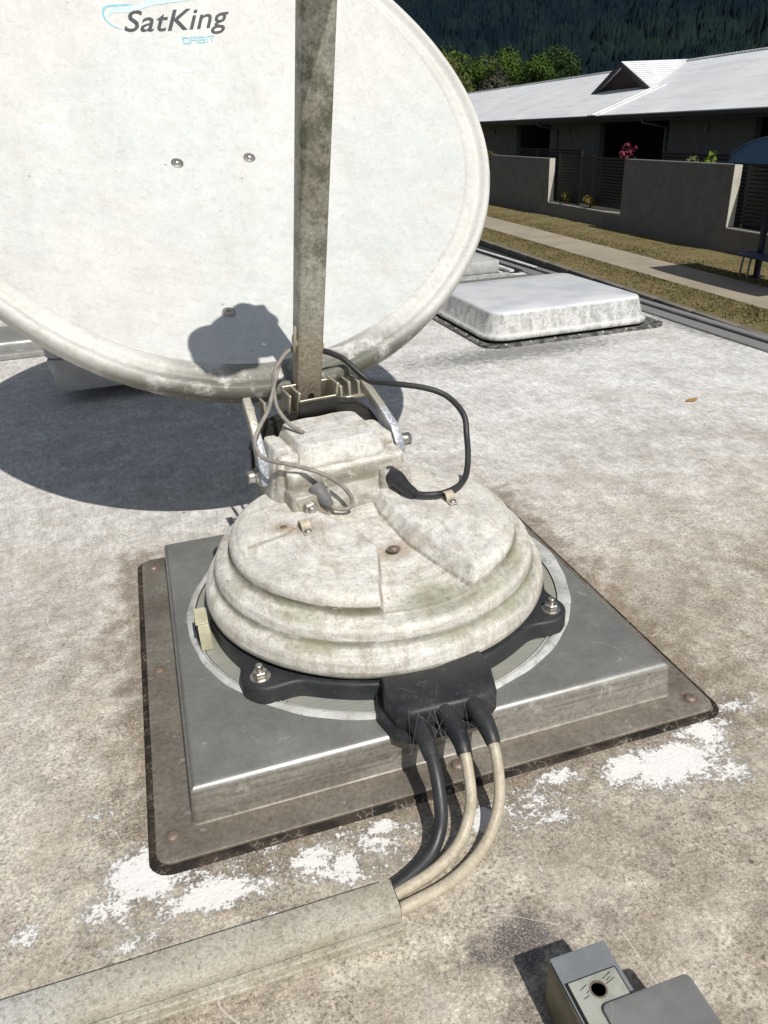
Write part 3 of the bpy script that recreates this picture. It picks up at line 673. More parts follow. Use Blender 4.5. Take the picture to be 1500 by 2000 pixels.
g = G(); g.lathe([(.0085, 0), (.0085, .002), (.0060, .0030), (.0055, -.001)], 24, frame(TArm((.0171, -.012, .075)), TR)); g.obj('grommet', 'zinc', fa); g = G(); g.lathe([(.0085, 0), (.0085, .002), (.0060, .0030)], 24, frame(TArm((-.0171, -.012, .085)), -TR)); g.obj('grommet', 'zinc', fa)
# long slot in the left wall where the grey lead enters
g = G(); g.tube([TArm((-.0180, -.010, .070)), TArm((-.0192, -.008, .078)), TArm((-.0192, -.007, .100)), TArm((-.0180, -.010, .108))], .0026, 10); g.obj('grommet', 'zinc', fa)
# feed horn at the arm's end (above the picture; its shadow lies on the reflector)
c = Vector((-.064, -.052, .738)); fd = frame(c, (-.05, .62, -.50)); g = G()
g.lathe([(.012, -.075), (.034, -.070), (.039, -.050), (.039, -.010), (.035, .0), (.035, .020), (.043, .024), (.043, .052), (.038, .058), (0, .060)], 36, fd)
g.box((-.048, -.030, -.070), (.030, .030, -.020), .010, 3, fd); g.box((-.072, -.012, -.055), (-.040, .012, -.030), .006, 2, fd); g.obj('feed_horn', 'ac', sat)
g = G(); e = TArm((0, -.012, L-.02)); g.tube([e, e*.5+c*.5, c], [.034, .040, .038], 18); g.obj('horn_holder', 'ac', sat)

# reflector
DC = Vector((-.074, .624, .603)); daz, dti, dro = .150, .835, -.043
dn = Vector((math.sin(daz)*math.cos(dti), -math.cos(daz)*math.cos(dti), math.sin(dti)))
dr = Vector((math.cos(daz), math.sin(daz), 0)); du = dn.cross(dr); c_, s2_ = math.cos(dro), math.sin(dro); dr, du = c_*dr+s2_*du, -s2_*dr+c_*du
DA, DB, DEP = .483, .527, .075
def drho(th): return 1-.011*math.cos(3*th+1.714)+.014*math.cos(4*th+.893)
def DD(x, y, z): return DC+dr*x+du*y+dn*z
def dsurf(lx, ly):
    th = math.atan2(ly/DB, lx/DA); q = math.hypot(lx/DA, ly/DB)/drho(th)
    return -DEP*(1-(q/.905)**2)-.004
prof = [(q, -DEP*(1-(q/.905)**2)-.004) for q in np.linspace(0, .905, 34)]
mm = 1/.5
prof_in = prof
prof_rim = [(.905, -.0040), (.9075, -.0048), (.910, -.0036), (.920, -.0008), (.934, -.0002), (.946, -.0030), (.954, -.0048), (.962, -.0030), (.970, .0030), (.979, .0068), (.988, .0062), (.995, .0020), (1.0, -.0050), (1.0, -.020), (.996, -.0225), (.990, -.020), (.985, -.006), (.97, -.004)]
def revolve(prof, NS=220):
    V = []; F = []
    for (q, z) in prof:
        for k in range(NS):
            th = 2*math.pi*k/NS; rr = q*drho(th); V.append(DD(rr*DA*math.cos(th), rr*DB*math.sin(th), z))
    for i in range(len(prof)-1):
        for k in range(NS): F.append((i*NS+k, i*NS+(k+1) % NS, (i+1)*NS+(k+1) % NS, (i+1)*NS+k))
    return V, F
def finish_dish(name, prof, mat):
    return obj(name, *revolve(prof), mat, sat, True, 75)
back = [(.97, -.0075)] + [(q, z-.0035) for q, z in prof[::-1]]
refl = finish_dish('reflector', prof_in, 'dish')
rim = finish_dish('reflector_rim', prof_rim, 'rim')
backo = finish_dish('reflector_back', [(.985, -.0085)]+back[1:], simple('grey_back_paint', (.42,.42,.41), None, 20, .5))
for (lx, ly) in ((-.0426,-.0493), (.0782,-.0439), (-.0469,-.3807)):
    # positions found on a flat plane; lift to the curved face
    z = dsurf(lx, ly); p = DD(lx, ly, z+.0006); f = frame(p, dn); g = G()
    g.lathe([(.0100, 0), (.0098, .0012), (.0062, .0018)], 28, f); dome_head(g, f, .0062, .0042, .0014); b_ = g.obj('bolt', 'bolt', refl)
# back mounting bracket behind the reflector
g = G()
def DBk(v): return DD(v[0], v[1], v[2])
for x0 in (-.05, .05):
    pr = [(x0, -.50, -.034), (x0, -.40, -.050), (x0, -.20, -.084), (x0, -.04, -.092), (x0, -.04, -.112), (x0, -.20, -.106), (x0, -.50, -.070)]; k = len(pr)
    g.add([DBk(p) for p in pr]+[DBk((p[0]+.006, p[1], p[2])) for p in pr], [tuple(range(k)), tuple(range(2*k-1, k-1, -1))]+[(i, (i+1) % k, k+(i+1) % k, k+i) for i in range(k)])
g.box((-.05,-.24,-.1125), (.056,-.05,-.1075), .001, 1, DBk)
g.obj('mount_bracket', 'dark_metal', sat)
# lettering: words drawn as flat print laid on the curved face
def lay(V2, F2, name, mat, h=.0007):
    return obj(name, [DD(x, y, dsurf(x, y)+h) for x, y in V2], F2, mat, refl, False)
def txt(body, size, shear, x0, y0, xscale, bold, name, mat, rot=0, sp=1.):
    cu = bpy.data.curves.new('t', 'FONT'); cu.body = body; cu.size = size; cu.shear = shear; cu.offset = bold; cu.resolution_u = 4; cu.space_character = sp
    o = bpy.data.objects.new('t', cu); col.objects.link(o); dg = bpy.context.evaluated_depsgraph_get(); dg.update()
    me = bpy.data.meshes.new_from_object(o.evaluated_get(dg)); bpy.data.objects.remove(o)
    bm = bmesh.new(); bm.from_mesh(me); bmesh.ops.triangulate(bm, faces=bm.faces); bm.to_mesh(me); bm.free()
    V = [(v.co.x*xscale, v.co.y) for v in me.vertices]; xs = [v[0] for v in V]; w = max(xs)-min(xs); mn = min(xs)
    c, s = math.cos(rot), math.sin(rot); V = [(x-mn, y) for x, y in V]; V = [(x0+x*c-y*s, y0+x*s+y*c) for x, y in V]
    F = [tuple(p.vertices) for p in me.polygons]; lay(V, F, name, mat); return w
txt('SatKing', .0600, .55, -.0665, .2300, .98, .0004, 'brand_lettering', 'ink', R(5.0), 1.02)
def stroke(V2, F2, pts, w, rot=0):
    for (x0, y0), (x1, y1) in zip(pts, pts[1:]):
        d = math.hypot(x1-x0, y1-y0); ux, uy = (x1-x0)/d, (y1-y0)/d; k = len(V2)
        x0 -= ux*w/2; y0 -= uy*w/2; x1 += ux*w/2; y1 += uy*w/2
        V2 += [(x0-uy*w/2, y0+ux*w/2), (x0+uy*w/2, y0-ux*w/2), (x1+uy*w/2, y1-ux*w/2), (x1-uy*w/2, y1+ux*w/2)]; F2.append((k, k+1, k+2, k+3))
V2 = []; F2 = []; hh = .0118; ww = .0098
glyph = {'O': [[(0,0),(1,0),(1,1),(0,1),(0,0)]], 'R': [[(0,0),(0,1),(1,1),(1,.5),(0,.5)], [(1,.5),(1,0)]], 'B': [[(0,0),(1,0),(1,1),(0,1),(0,0)], [(0,.5),(1,.5)]], 'I': [[(.5,0),(.5,1)]], 'T': [[(0,1),(1,1)], [(.5,1),(.5,0)]]}
cx = .0285
for ch in 'ORBIT':
    if ch == 'I': cx -= .004
    for gl in glyph[ch]:
        q = [(px*ww, py*hh) for px, py in gl]; a = R(3); q = [(x+y*.12, y) for x, y in q]
        q = [(cx+x*math.cos(a)-y*math.sin(a), .2105+(cx-.0285)*math.tan(a)+x*math.sin(a)+y*math.cos(a)) for x, y in q]; stroke(V2, F2, q, .0021)
    cx += .0135 if ch != 'I' else .0092
lay(V2, F2, 'model_lettering', 'cyan', .0006)
def swoosh(pts, wid, name, mat):
    V2 = []; F2 = []; P = [Vector((x, y, 0)) for x, y in pts]; Q = []
    for i in range(len(P)-1):
        p0, p1, p2, p3 = P[max(i-1, 0)], P[i], P[i+1], P[min(i+2, len(P)-1)]
        for k in range(8): t = k/8; Q.append(.5*((2*p1)+(p2-p0)*t+(2*p0-5*p1+4*p2-p3)*t*t+(3*p1-p0-3*p2+p3)*t**3))
    Q.append(P[-1]); n = len(Q)
    for i, q in enumerate(Q):
        t = (Q[min(i+1, n-1)]-Q[max(i-1, 0)]).normalized(); w = wid*math.sin(math.pi*(i+.3)/(n-.4))**.7*.5+.0002
        V2 += [(q.x-t.y*w, q.y+t.x*w), (q.x+t.y*w, q.y-t.x*w)]
    for i in range(n-1): F2.append((2*i, 2*i+1, 2*i+3, 2*i+2))
    lay(V2, F2, name, mat, .0005)
swoosh([(.02,.292), (-.02,.287), (-.058,.2832), (-.086,.277), (-.095,.264), (-.093,.250), (-.082,.238), (-.072,.233)], .0034, 'printed_swoosh', 'cyan')
swoosh([(.06,.300), (-.0,.294), (-.05,.276), (-.078,.270), (-.088,.258)], .012, 'printed_swoosh', 'paleswoosh')
swoosh([(.012,.150), (.022,.1545), (.034,.153)], .007, 'paint_scuff', simple('bare_white_scuff', (.90,.90,.89), None, 30, .5))

V = G(); cw = np.random.default_rng(3)
for k in range(22):
    if k < 2: a = Vector((-.050+.10*cw.random(), -.20-.04*cw.random(), .0792)); b = a+Vector((.05*cw.normal()*.6, -.02*cw.random(), 0)); 
    else: a = Vector((-.045+.085*cw.random(), -.230-.012*cw.random(), .0788)); b = Vector((a.x+.016*cw.normal(), -.262-.024*cw.random(), .072-.010*cw.random()))
    b.x = max(-.054, min(.052, b.x)); b.y = max(b.y, -.292)
    if k < 2: b.y = max(b.y, -.243)
    V.tube([a, (a+b)/2+Vector((0, 0, .0012*cw.random())), b], .00009, 4, 4)
V.obj('cobweb', simple('cobweb_threads', (.26,.27,.27), None, 20, .8), jb)
# black coax lead and grey leads (parts of the unit)
g = G(); pts = [(.054,.062,.163), (.056,.048,.1635), (.058,.026,.1605), (.063,.009,.1575)]
g.tube([T(p) for p in pts], [.0105, .0108, .0078, .0052], 24); 
con = g.obj('plug', 'black', sat)
g = G(); f = frame(T(.0535,.066,.163), T(.056,.048,.1635)-T(.0535,.066,.163)); g.lathe([(.0108, .0), (.0118, .001), (.0118, .006), (.0108, .007)], 28, f); g.lathe([(.0106, .009), (.0114, .0095), (.0114, .0125), (.0106, .013)], 28, f); g.obj('plug_ring', 'black', con)
coax = [(.004,.20,.303), (.030,.212,.291), (.048,.222,.281), (.064,.222,.270), (.088,.200,.244), (.105,.17,.245), (.143,.14,.240), (.167,.12,.229), (.174,.09,.212), (.169,.073,.190), (.158,.050,.172), (.142,.026,.160), (.125,.009,.157), (.108,.0,.1565), (.092,-.004,.157), (.079,-.003,.158), (.068,.003,.158), (.061,.012,.159)]
coax = [T(p) for p in coax]; g = G(); g.tube(coax, .0039, 14, 8); g.obj('coax_lead', 'cable_black', sat)
g = G(); g.tube([T(p) for p in [(-.013,.196,.306), (-.022,.193,.303), (-.032,.190,.297), (-.047,.184,.281), (-.051,.180,.262), (-.053,.165,.240), (-.045,.142,.224), (-.034,.125,.2165)]], .0027, 10); g.obj('grey_lead', 'grey_cable', sat)
g = G(); g.tube([T(p) for p in [(-.013,.196,.301), (-.024,.20,.300), (-.040,.188,.285), (-.060,.160,.258), (-.071,.145,.246), (-.088,.130,.232), (-.098,.118,.221), (-.098,.10,.209), (-.088,.085,.205), (-.070,.07,.202), (-.044,.052,.194), (-.022,.042,.179), (-.011,.036,.163), (-.010,.033,.152), (-.017,.032,.1475), (-.027,.036,.1478), (-.033,.041,.150)]], .0026, 10); g.obj('grey_lead', 'grey_cable', sat)
g = G(); g.tube([T(p) for p in [(-.044,.060,.170), (-.043,.052,.1645), (-.039,.046,.1575), (-.034,.0415,.151)]], [.0105, .0105, .0085, .0045], 20); g.obj('grey_boot', 'boot', sat)

# ------------------------------------------------------------------ supply cables from the junction box into the trunking
def cable(name, pts, r, mat, label, sleeve=None, base=None):
    o = empty(name, pts[-1], label, 'cable', 'supply cables from the junction box')
    g = G(); g.tube(pts, r, 16, 8); g.obj('sheath', mat, o)
    if sleeve:
        g = G(); g.tube(sleeve[0], sleeve[1], 18, 6); g.obj('sleeve', 'blackb', o)
    return o
cable('supply_cable', [(-.036,-.250,.067), (-.0355,-.262,.066), (-.0365,-.280,.061), (-.038,-.298,.051), (-.042,-.318,.034), (-.048,-.329,.022), (-.060,-.340,.013), (-.080,-.350,.0095), (-.108,-.360,.0085)], .0060, 'cable_black', 'black cable curving from the junction box into the trunking', ([(-.036,-.225,.066), (-.036,-.250,.0655), (-.0365,-.270,.0635), (-.037,-.284,.059)], [.0095, .0092, .0080, .0068]))
cable('supply_cable', [(-.008,-.252,.066), (-.0075,-.268,.069), (-.0085,-.286,.064), (-.010,-.300,.054), (-.014,-.317,.036), (-.022,-.328,.022), (-.036,-.340,.0125), (-.062,-.353,.0085), (-.095,-.362,.0085), (-.115,-.366,.009)], .0050, 'beige', 'beige cable running between the black cable and the other beige cable', ([(-.010,-.228,.067), (-.0085,-.266,.0695), (-.0085,-.283,.066), (-.0092,-.292,.0615)], [.0096, .0092, .0078, .0064]))
cable('supply_cable', [(.019,-.248,.066), (.020,-.266,.069), (.0195,-.286,.062), (.018,-.300,.051), (.013,-.317,.031), (.004,-.329,.018), (-.010,-.342,.010), (-.030,-.355,.0065), (-.055,-.366,.0060), (-.085,-.373,.0070), (-.112,-.377,.008)], .0050, 'beige', 'outer right beige cable, its black sleeve at the junction box corner', ([(.018,-.226,.067), (.0195,-.262,.070), (.0197,-.280,.066), (.0195,-.289,.061)], [.0096, .0092, .0078, .0064]))

# ------------------------------------------------------------------ trunking
tr = empty('cable_trunking', (-.30, -.375, 0), 'grey beige cable trunking with a grooved side running to the three cables', 'cable trunking')
g = G(); yT0, yT1 = -.3905, -.3625; xe = -.1020
g.box((-.85, yT0, .0142), (xe, yT1, .0290), .0012, 2); 
# step profile: lid over a wider base with two grooves, hollow end
g.obj('lid', 'cover', tr)
g = G(); g.box((-.85, yT0-.0030, .0082), (xe+.0012, yT1+.001, .0112), .0007, 1); g.box((-.85, yT0+.0020, .0112), (xe+.0005, yT1-.001, .0128)); g.box((-.85, yT0+.0005, .0045), (xe+.0008, yT1+.0005, .0082)); g.box((-.85, yT0-.0050, .0006), (xe+.0014, yT1+.002, .0045), .0010, 1); g.obj('base', 'cover', tr)
g = G(); g.box((-.85, yT0+.0016, .0122), (xe-.001, yT1-.002, .0140)); g.obj('side_groove', 'dark', tr)
g = G(); g.box((xe-.004, yT0+.003, .0042), (xe+.0008, yT1-.003, .0262), .0); g.obj('end_opening', 'dark', tr)

# ------------------------------------------------------------------ block at the lower right
bk = empty('metal_bracket', (-.003, -.53, 0), 'blue grey metal bracket block with a round hole in its cap, at the lower right', 'bracket')
g = G(); g.box((-.0240,-.62,.0008), (.0180,-.4710,.0500), .0016, 2)
me = g.obj('tube', 'zincblue', bk)
g = G(); g.box((-.0252,-.619,.0012), (-.0243,-.4725,.0490), .0003, 1); g.obj('side_face', 'olive', bk)
hb = rrect(-.0215, .0125, -.575, -.4915, .0012, 2)
g = G()
circ = [(-.0045+.0048*math.cos(R(15*k)), -.5005+.0048*math.sin(R(15*k))) for k in range(24)]
bmh = bmesh.new(); ov = [bmh.verts.new((x, y, .0508)) for x, y in [(-.0212,-.4912), (.0130,-.4912), (.0130,-.575), (-.0212,-.575)]]; iv = [bmh.verts.new((x, y, .0508)) for x, y in circ]
oe = [bmh.edges.new((ov[i], ov[(i+1) % 4])) for i in range(4)]; ie = [bmh.edges.new((iv[i], iv[(i+1) % 24])) for i in range(24)]
bmesh.ops.triangle_fill(bmh, use_beauty=True, edges=oe+ie)
r_ = bmesh.ops.extrude_face_region(bmh, geom=list(bmh.faces)); 
for v in r_['geom']:
    if isinstance(v, bmesh.types.BMVert): v.co.z = .0524
g.bm(bmh); cp = g.obj('cap_plate', 'capgreen', bk)
g = G(); g.box((-.0226,-.60,.0501), (.0143,-.4900,.0510)); g.obj('gap', 'dark', bk)
g = G(); g.lathe([(.0047, .0512), (0, .0512)], 24, None, -.0045, -.5005); g.obj('hole', 'dark', cp)
g = G(); g.lathe([(.0047, .0513), (.0047, .0526), (.0058, .0526), (.0060, .0522)], 28, None, -.0045, -.5005, False); g.obj('hole_rim', 'rusty', cp)
V2 = G()
for (x0, y0, x1, y1) in ((-.016,-.4975,-.0105,-.4955), (-.0130,-.5005,-.0108,-.4992), (-.0165,-.5030,-.0118,-.5021), (.0015,-.4955,.0085,-.4930), (.0030,-.4972,.0070,-.4958), (.0016,-.4992,.0092,-.4970)):
    V2.tube([(x0, y0, .05245), (x1, y1, .05245)], .00022, 5, 1, True, False)
V2.obj('scratch_marks', 'dark', cp)
g = G(); g.prism(rrect(-.0095, .0540, -.66, -.5110, .004, 3), .0528, .0556, .0006); g.box((.050,-.658,.0008), (.0535,-.514,.0527), .0008, 1); g.obj('flange_plate', 'greyzinc', bk)

# small dead leaf lying on the roof
g = G(); V = []; F = []; 
for i in range(7):
    t = i/6; w = .0075*math.sin(math.pi*(.08+.84*t)); V += [(.861-.014+.028*t, .534-w, .0012+.002*abs(t-.5)), (.861-.014+.028*t, .534, .003+.0015*t), (.861-.014+.028*t, .534+w, .0014+.003*t)]
for i in range(6):
    for k in range(2): a = 3*i+k; F.append((a, a+1, a+4, a+3))
tag(obj('dead_leaf', V, F, simple('dry_orange_leaf', (.42,.26,.10), (.30,.16,.06), 120, .6)), 'small dry orange leaf lying alone on the pale roof', 'leaf')

# ------------------------------------------------------------------ roof hatch
ht = empty('roof_hatch', (.92, 1.36, 0), 'chalky white raised roof hatch lid with grimy streaked sides on a dark frame', 'roof hatch')
def lofted(prof, x0, x1, y0, y1, r, name, mat, par, n=8):
    V = []; F = []
    for (o, z) in prof:
        p = rrect(x0-o, x1+o, y0-o, y1+o, max(r+o, .002), n); V += [(a, b, z) for a, b in p]
    k0 = len(p)
    for i in range(len(prof)-1):
        for k in range(k0): F.append((i*k0+k, i*k0+(k+1) % k0, (i+1)*k0+(k+1) % k0, (i+1)*k0+k))
    F.append(tuple((len(prof)-1)*k0+k for k in range(k0))); return obj(name, V, F, mat, par, True, 60)
lofted([(-.006,.013), (.004,.0135), (.006,.018), (.005,.0225), (-.001,.0245), (-.003,.026), (-.017,.076), (-.019,.0815), (-.022,.0845), (-.027,.0860), (-.10,.0878)], .663, 1.170, 1.120, 1.612, .060, 'lid', 'hatch', ht, 10)
lofted([(.0, .0008), (.0, .006), (-.006, .0072), (-.020, .0072), (-.022, .0045), (-.05, .0045), (-.052, .012)], .640, 1.215, 1.095, 1.645, .05, 'frame', 'hatch_frame', ht)
for (sx, sy) in [(.70+.075*i, 1.104) for i in range(7)]+[(.650, 1.18+.08*i) for i in range(5)]+[(1.206, 1.15), (1.206, 1.3)]:
    g = G(); dome_head(g, frame((sx, sy, .0072), (0, 0, 1)), .005, .003, 0); g.obj('screw', 'bolt', ht)
# ------------------------------------------------------------------ air conditioner behind the dish
ac = empty('air_conditioner', (-.15, 1.45, 0), 'grey white rooftop air conditioner in the shade behind the satellite dish', 'air conditioner')
def tap(x0, x1, y0, y1, z0, z1, d, name, mat, r=.02):
    return lofted([(-.004-d, z0), (-d, z0+.004), (0, z1-.004), (-.003, z1)], x0, x1, y0, y1, r, name, mat, ac)
tap(-.452, .22, 1.090, 1.95, .034, .114, .010, 'lower_shell', 'ac'); tap(-.456, .225, 1.086, 1.955, .1165, .205, .002, 'upper_shell', 'ac', .03)
g = G(); g.box((-.30, 1.20, .0008), (.08, 1.85, .0345), .004); g.obj('base_gasket', 'dark', ac)
# aluminium rail at far left
rl = empty('roof_rail', (-.7, 1.8, 0), 'pale stepped aluminium rail lying across the roof left of the air conditioner', 'roof rail')
g = G(); g.box((-1.12, 1.63, .0008), (-.475, 1.66, .018), .004); g.box((-1.12, 1.66, .0008), (-.475, 1.90, .048), .012, 3); g.obj('rail_face', 'alu', rl)
g = G(); g.box((-1.12, 1.91, .0008), (-.475, 1.96, .062), .008, 3); g.obj('rail_cap', 'cover', rl)
# objects behind the hatch
vb = empty('vent_box', (1.15, 2.3, 0), 'plain grey box on the roof beyond the hatch, half hidden by the dish rim', 'vent box')
g = G(); g.box((.86, 2.135, .003), (1.165, 2.45, .052), .004, 2); g.obj('box_body', 'ac', vb)
g = G(); g.box((.853, 2.128, .0008), (1.172, 2.457, .0028)); g.obj('gasket', 'dark', vb)
cb = G(); cb.box((.70, 1.90, .0008), (1.250, 2.02, .008), .002, 1); tag(cb.obj('cross_strip', mat_steel('grey_strip', (.21,.205,.195), .6, .4, metal=.1)), 'flat grey strip crossing the roof behind the hatch', 'strip')
sp = empty('solar_panel', (1.24, 2.6, 0), 'narrow dark solar strip with pale frame rails along the kerb side of the roof', 'solar panel')
g = G(); g.box((1.195, 2.10, .0062), (1.215, 3.6, .016), .002); g.box((1.300, 2.10, .0145), (1.318, 3.6, .018), .001); g.obj('frame', simple('white_frame', (.70,.71,.71), None, 20, .4), sp)
g = G(); g.box((1.216, 2.10, .0065), (1.2535, 3.6, .010)); g.obj('cells', simple('dark_blue_cells', (.02,.025,.035), None, 20, .25), sp)
wp = G(); wp.box((.70, 2.03, .0008), (1.190, 2.12, .006), .001, 1); tag(wp.obj('white_panel', simple('chalky_strip', (.52,.52,.50), (.25,.25,.24), 70, .6)), 'flat whitish panel on the roof in front of the grey vent box', 'panel')

# ================================================================== surroundings
GZ = -2.6
W0 = Vector((13.5, 15.05, GZ)); bd = Vector((.06132, .99812, 0)); bn = Vector((.99812, -.06132, 0))
def B(s, t=None, z=None):
    if t is None: s, t, z = s
    return Vector((W0.x+bd.x*s+bn.x*t, W0.y+bd.y*s+bn.y*t, z))
def BZ(v): return B(v[0], v[1], v[2])
def struct(o, k='structure'): o['kind'] = k; return o
def plaster(name, c, sc_=3):
    m = Mat(name, .85, 0, .2); a = m.noise(sc_, 4, .6); b = m.noise(40, 4, .6)
    m.color(m.mix(m.rng(a, .35, .7), c, tuple(x*.82 for x in c))); m.bump(b, .2, .004); return m.m
def mat_grass():
    m = Mat('dry_verge_grass', .95, 0, .1); a = m.noise(1.1, 4, .65); b = m.noise(9, 5, .7); c = m.noise(45, 4, .7)
    base = m.mix(m.rng(m.math('ADD', m.math('MULTIPLY', a, .5), m.math('MULTIPLY', b, .5)), .42, .60), (.125,.118,.048), (.24,.19,.10))
    base = m.mix(m.math('MULTIPLY', m.rng(c, .45, .65), .6), base, (.26,.21,.11)); base = m.mix(m.math('MULTIPLY', m.rng(b, .6, .7), .5), base, (.09,.065,.035)); m.color(base); m.bump(c, .8, .03); return m.m
def mat_path():
    m = Mat('footpath_concrete', .85, 0, .2); a = m.noise(.8, 4, .6); b = m.noise(25, 5, .7)
    base = m.mix(m.rng(a, .4, .65), (.36,.315,.245), (.31,.27,.21)); base = m.mix(m.math('MULTIPLY', m.rng(b, .5, .7), .3), base, (.22,.19,.15)); m.color(base); m.bump(b, .3, .005); return m.m
gm = mat_grass(); pm = mat_path()
def strip(name, t0, t1, z, mat, s0=-60, s1=160, n=60, kind='structure'):
    V = []; F = []
    for i in range(n+1):
        s = s0+(s1-s0)*i/n; V += [B(s, t0, z), B(s, t1, z)]
    for i in range(n): F.append((2*i, 2*i+1, 2*i+3, 2*i+2))
    o = obj(name, V, F, mat, None, False); o['kind'] = kind; return o
g = G(); g.add([(-1500,-1500,GZ-.165), (2500,-1500,GZ-.165), (2500,2500,GZ-.165), (-1500,2500,GZ-.165)], [(0, 1, 2, 3)]); struct(g.obj('ground', gm, None, False))
strip('road', -14, -4.36, GZ-.155, simple('asphalt', (.022,.022,.023), (.014,.014,.015), 60, .9, bump=.3))
g = G(); 
for s in range(-10, 60): g.box((s*1.2, -4.35, GZ-.154), (s*1.2+1.19, -4.20, GZ+.0), .02, 2, BZ)
struct(g.obj('kerb', plaster('kerb_concrete', (.20,.185,.155))))
strip('verge', -4.20, .3, GZ-.004, gm); 
strip('footpath', -3.18, -1.95, GZ+.002, pm)
struct(strip('yard_ground', .2, 40, GZ+.02, simple('dark_soil', (.05,.045,.035), None, 5, .95)))
# grass blades along the path edges (soft ragged border)
V = []; F = []
for k in range(26000):
    s = -6+ (rng.random()**1.4)*34; e = rng.random()
    t = (-3.18-abs(rng.normal())*.30) if e < .4 else ((-1.95+abs(rng.normal())*.40) if e < .75 else (-4.16+rng.random()*.5 if e < .9 else -rng.random()*1.9))
    if t > -.05 or t < -4.2: continue
    a = rng.random()*6.28; h = .012+.025*rng.random(); p = B(s, t, GZ-.004); k0 = len(V); w = .008+.014*rng.random()
    V += [p+Vector((w*math.cos(a), w*math.sin(a), 0)), p-Vector((w*math.cos(a), w*math.sin(a), 0)), p+Vector((rng.normal()*.02, rng.normal()*.02, h))]; F.append((k0, k0+1, k0+2))
struct(obj('verge_grass', V, F, gm, None, False), 'stuff')

# boundary wall with openings
wl = empty('boundary_wall', B(6, .1, GZ), 'long charcoal rendered front wall with two lowered openings by the footpath', 'wall')
wm_ = plaster('charcoal_render', (.170,.166,.160)); cap = plaster('sunlit_face_cream', (.62,.60,.52))  # cream strips paint sunlight onto the wall's end faces and sill tops
def wseg(s0, s1, z1): g = G(); g.box((s0, 0, GZ-.05), (s1, .20, z1), .006, 1, BZ); return g.obj('wall_panel', wm_, wl)
wseg(10.52, 16.30, -.735); wseg(.40, 5.42, -.640); wseg(21.3, 27, -.80); wseg(-10.5, -5.2, -.56)
def low(s0, s1, z1):
    g = G(); g.box((s0+.002, .004, GZ-.05), (s1-.002, .196, z1), 0, 1, BZ); g.obj('low_wall', wm_, wl)
    g = G(); g.box((s0+.003, -.004, z1+.001), (s1-.03, .204, z1+.030), .004, 1, BZ); g.obj('sill', cap, wl)
low(5.42, 10.52, -2.185); low(-5.2, .40, -2.070); low(16.3, 21.3, -2.25)
for s0, z0, z1 in ((10.517, -2.15, -.735), (.397, -2.035, -.640)):
    g = G(); g.box((s0-.018, -.004, z0), (s0, .204, z1), .002, 1, BZ); g.obj('sunlit_reveal_strip', cap, wl)
# slat fences in and behind the openings
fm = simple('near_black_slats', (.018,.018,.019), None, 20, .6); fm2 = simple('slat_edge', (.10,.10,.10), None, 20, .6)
def fence(s0, s1, z0, z1, t, label):
    o = empty('slat_fence', B((s0+s1)/2, t, GZ), label, 'fence', 'dark slat fences')
    g = G(); z = z0+.03
    while z < z1:
        g.box((s0, t, z), (s1, t+.02, z+.065), 0, 1, BZ); z += .092
    g.obj('slats', fm, o)
    k = max(2, int((s1-s0)/1.7)+1)
    for i in range(k):
        s = s0+.03+(s1-s0-.06)*i/(k-1); g = G(); g.box((s-.03, t+.022, GZ), (s+.03, t+.075, z1+.02), .004, 1, BZ); g.obj('post', fm, o)
fence(5.45, 10.48, -2.12, -.62, .30, 'near black slat fence in the opening with two small pot plants')
fence(-5.1, .36, -2.0, -.55, .30, 'near black slat fence in the opening beside the blue shelter')
fence(16.35, 21.2, -2.2, -.70, .30, 'near black slat fence beyond the farther wall panel')
fence(.42, 5.43, GZ+.05, -.52, 1.2, 'dark slat fence rising just behind the nearer wall panel')
fence(10.5, 16.3, GZ+.05, -.58, 1.2, 'dark slat fence rising just behind the farther wall panel')

# house
hs = empty('long_house', B(20, 6, GZ), 'long low house with white corrugated roof and one small gable vent', 'house')
def mat_tin():
    m = Mat('white_corrugated_roofing', .35, .0, .6)
    # object coordinates turned so that x runs along the building
    v = m.mapv((1, 1, 1), rot=(0, 0, -math.atan2(bd.y, bd.x)+0)); x, y, z = m.xyz(v)
    a = m.noise(.5, 4, .6); b = m.noise(2.2, 5, .65, 0, m.mapv((.25, 1.2, 1), vec=v)); c = m.noise(9, 5, .7, 0, m.mapv((.2, 1.6, 1), vec=v))
    base = m.mix(m.rng(a, .35, .65), (.84,.86,.89), (.76,.78,.81)); base = m.mix(m.math('MULTIPLY', m.rng(b, .5, .68), .55), base, (.58,.60,.63)); base = m.mix(m.math('MULTIPLY', m.rng(c, .55, .72), .35), base, (.36,.38,.40))
    cor = m.math('SINE', m.math('MULTIPLY', x, 2*math.pi/.19)); m.color(base); m.bump(cor, .7, .02); return m.m
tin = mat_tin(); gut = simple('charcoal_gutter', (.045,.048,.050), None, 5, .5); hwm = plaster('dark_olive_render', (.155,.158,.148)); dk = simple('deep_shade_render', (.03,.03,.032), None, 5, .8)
TE, ZE, TRG, ZRG = 3.5, .545, 9.2, 2.46
S0, S1 = -14, 52
def roofz(t): return ZE+(t-TE)*(ZRG-ZE)/(TRG-TE)
V = []; F = []; n = 60
for i in range(n+1):
    s = S0+(S1-S0)*i/n; zs = .0
    for (t, z) in ((TE-.05, ZE-.005), (TRG, ZRG), (2*TRG-TE, ZE), (2*TRG-TE, ZE-.06), (TRG, ZRG-.06), (TE-.05, ZE-.065)): V.append(B(s, t, z))
for i in range(n):
    for k in range(6): a = i*6+k; b = i*6+(k+1) % 6; F.append((a, b, b+6, a+6))
F += [tuple(range(6)), tuple(n*6+k for k in range(6))]
hroof = obj('roof', V, F, tin, hs, False)
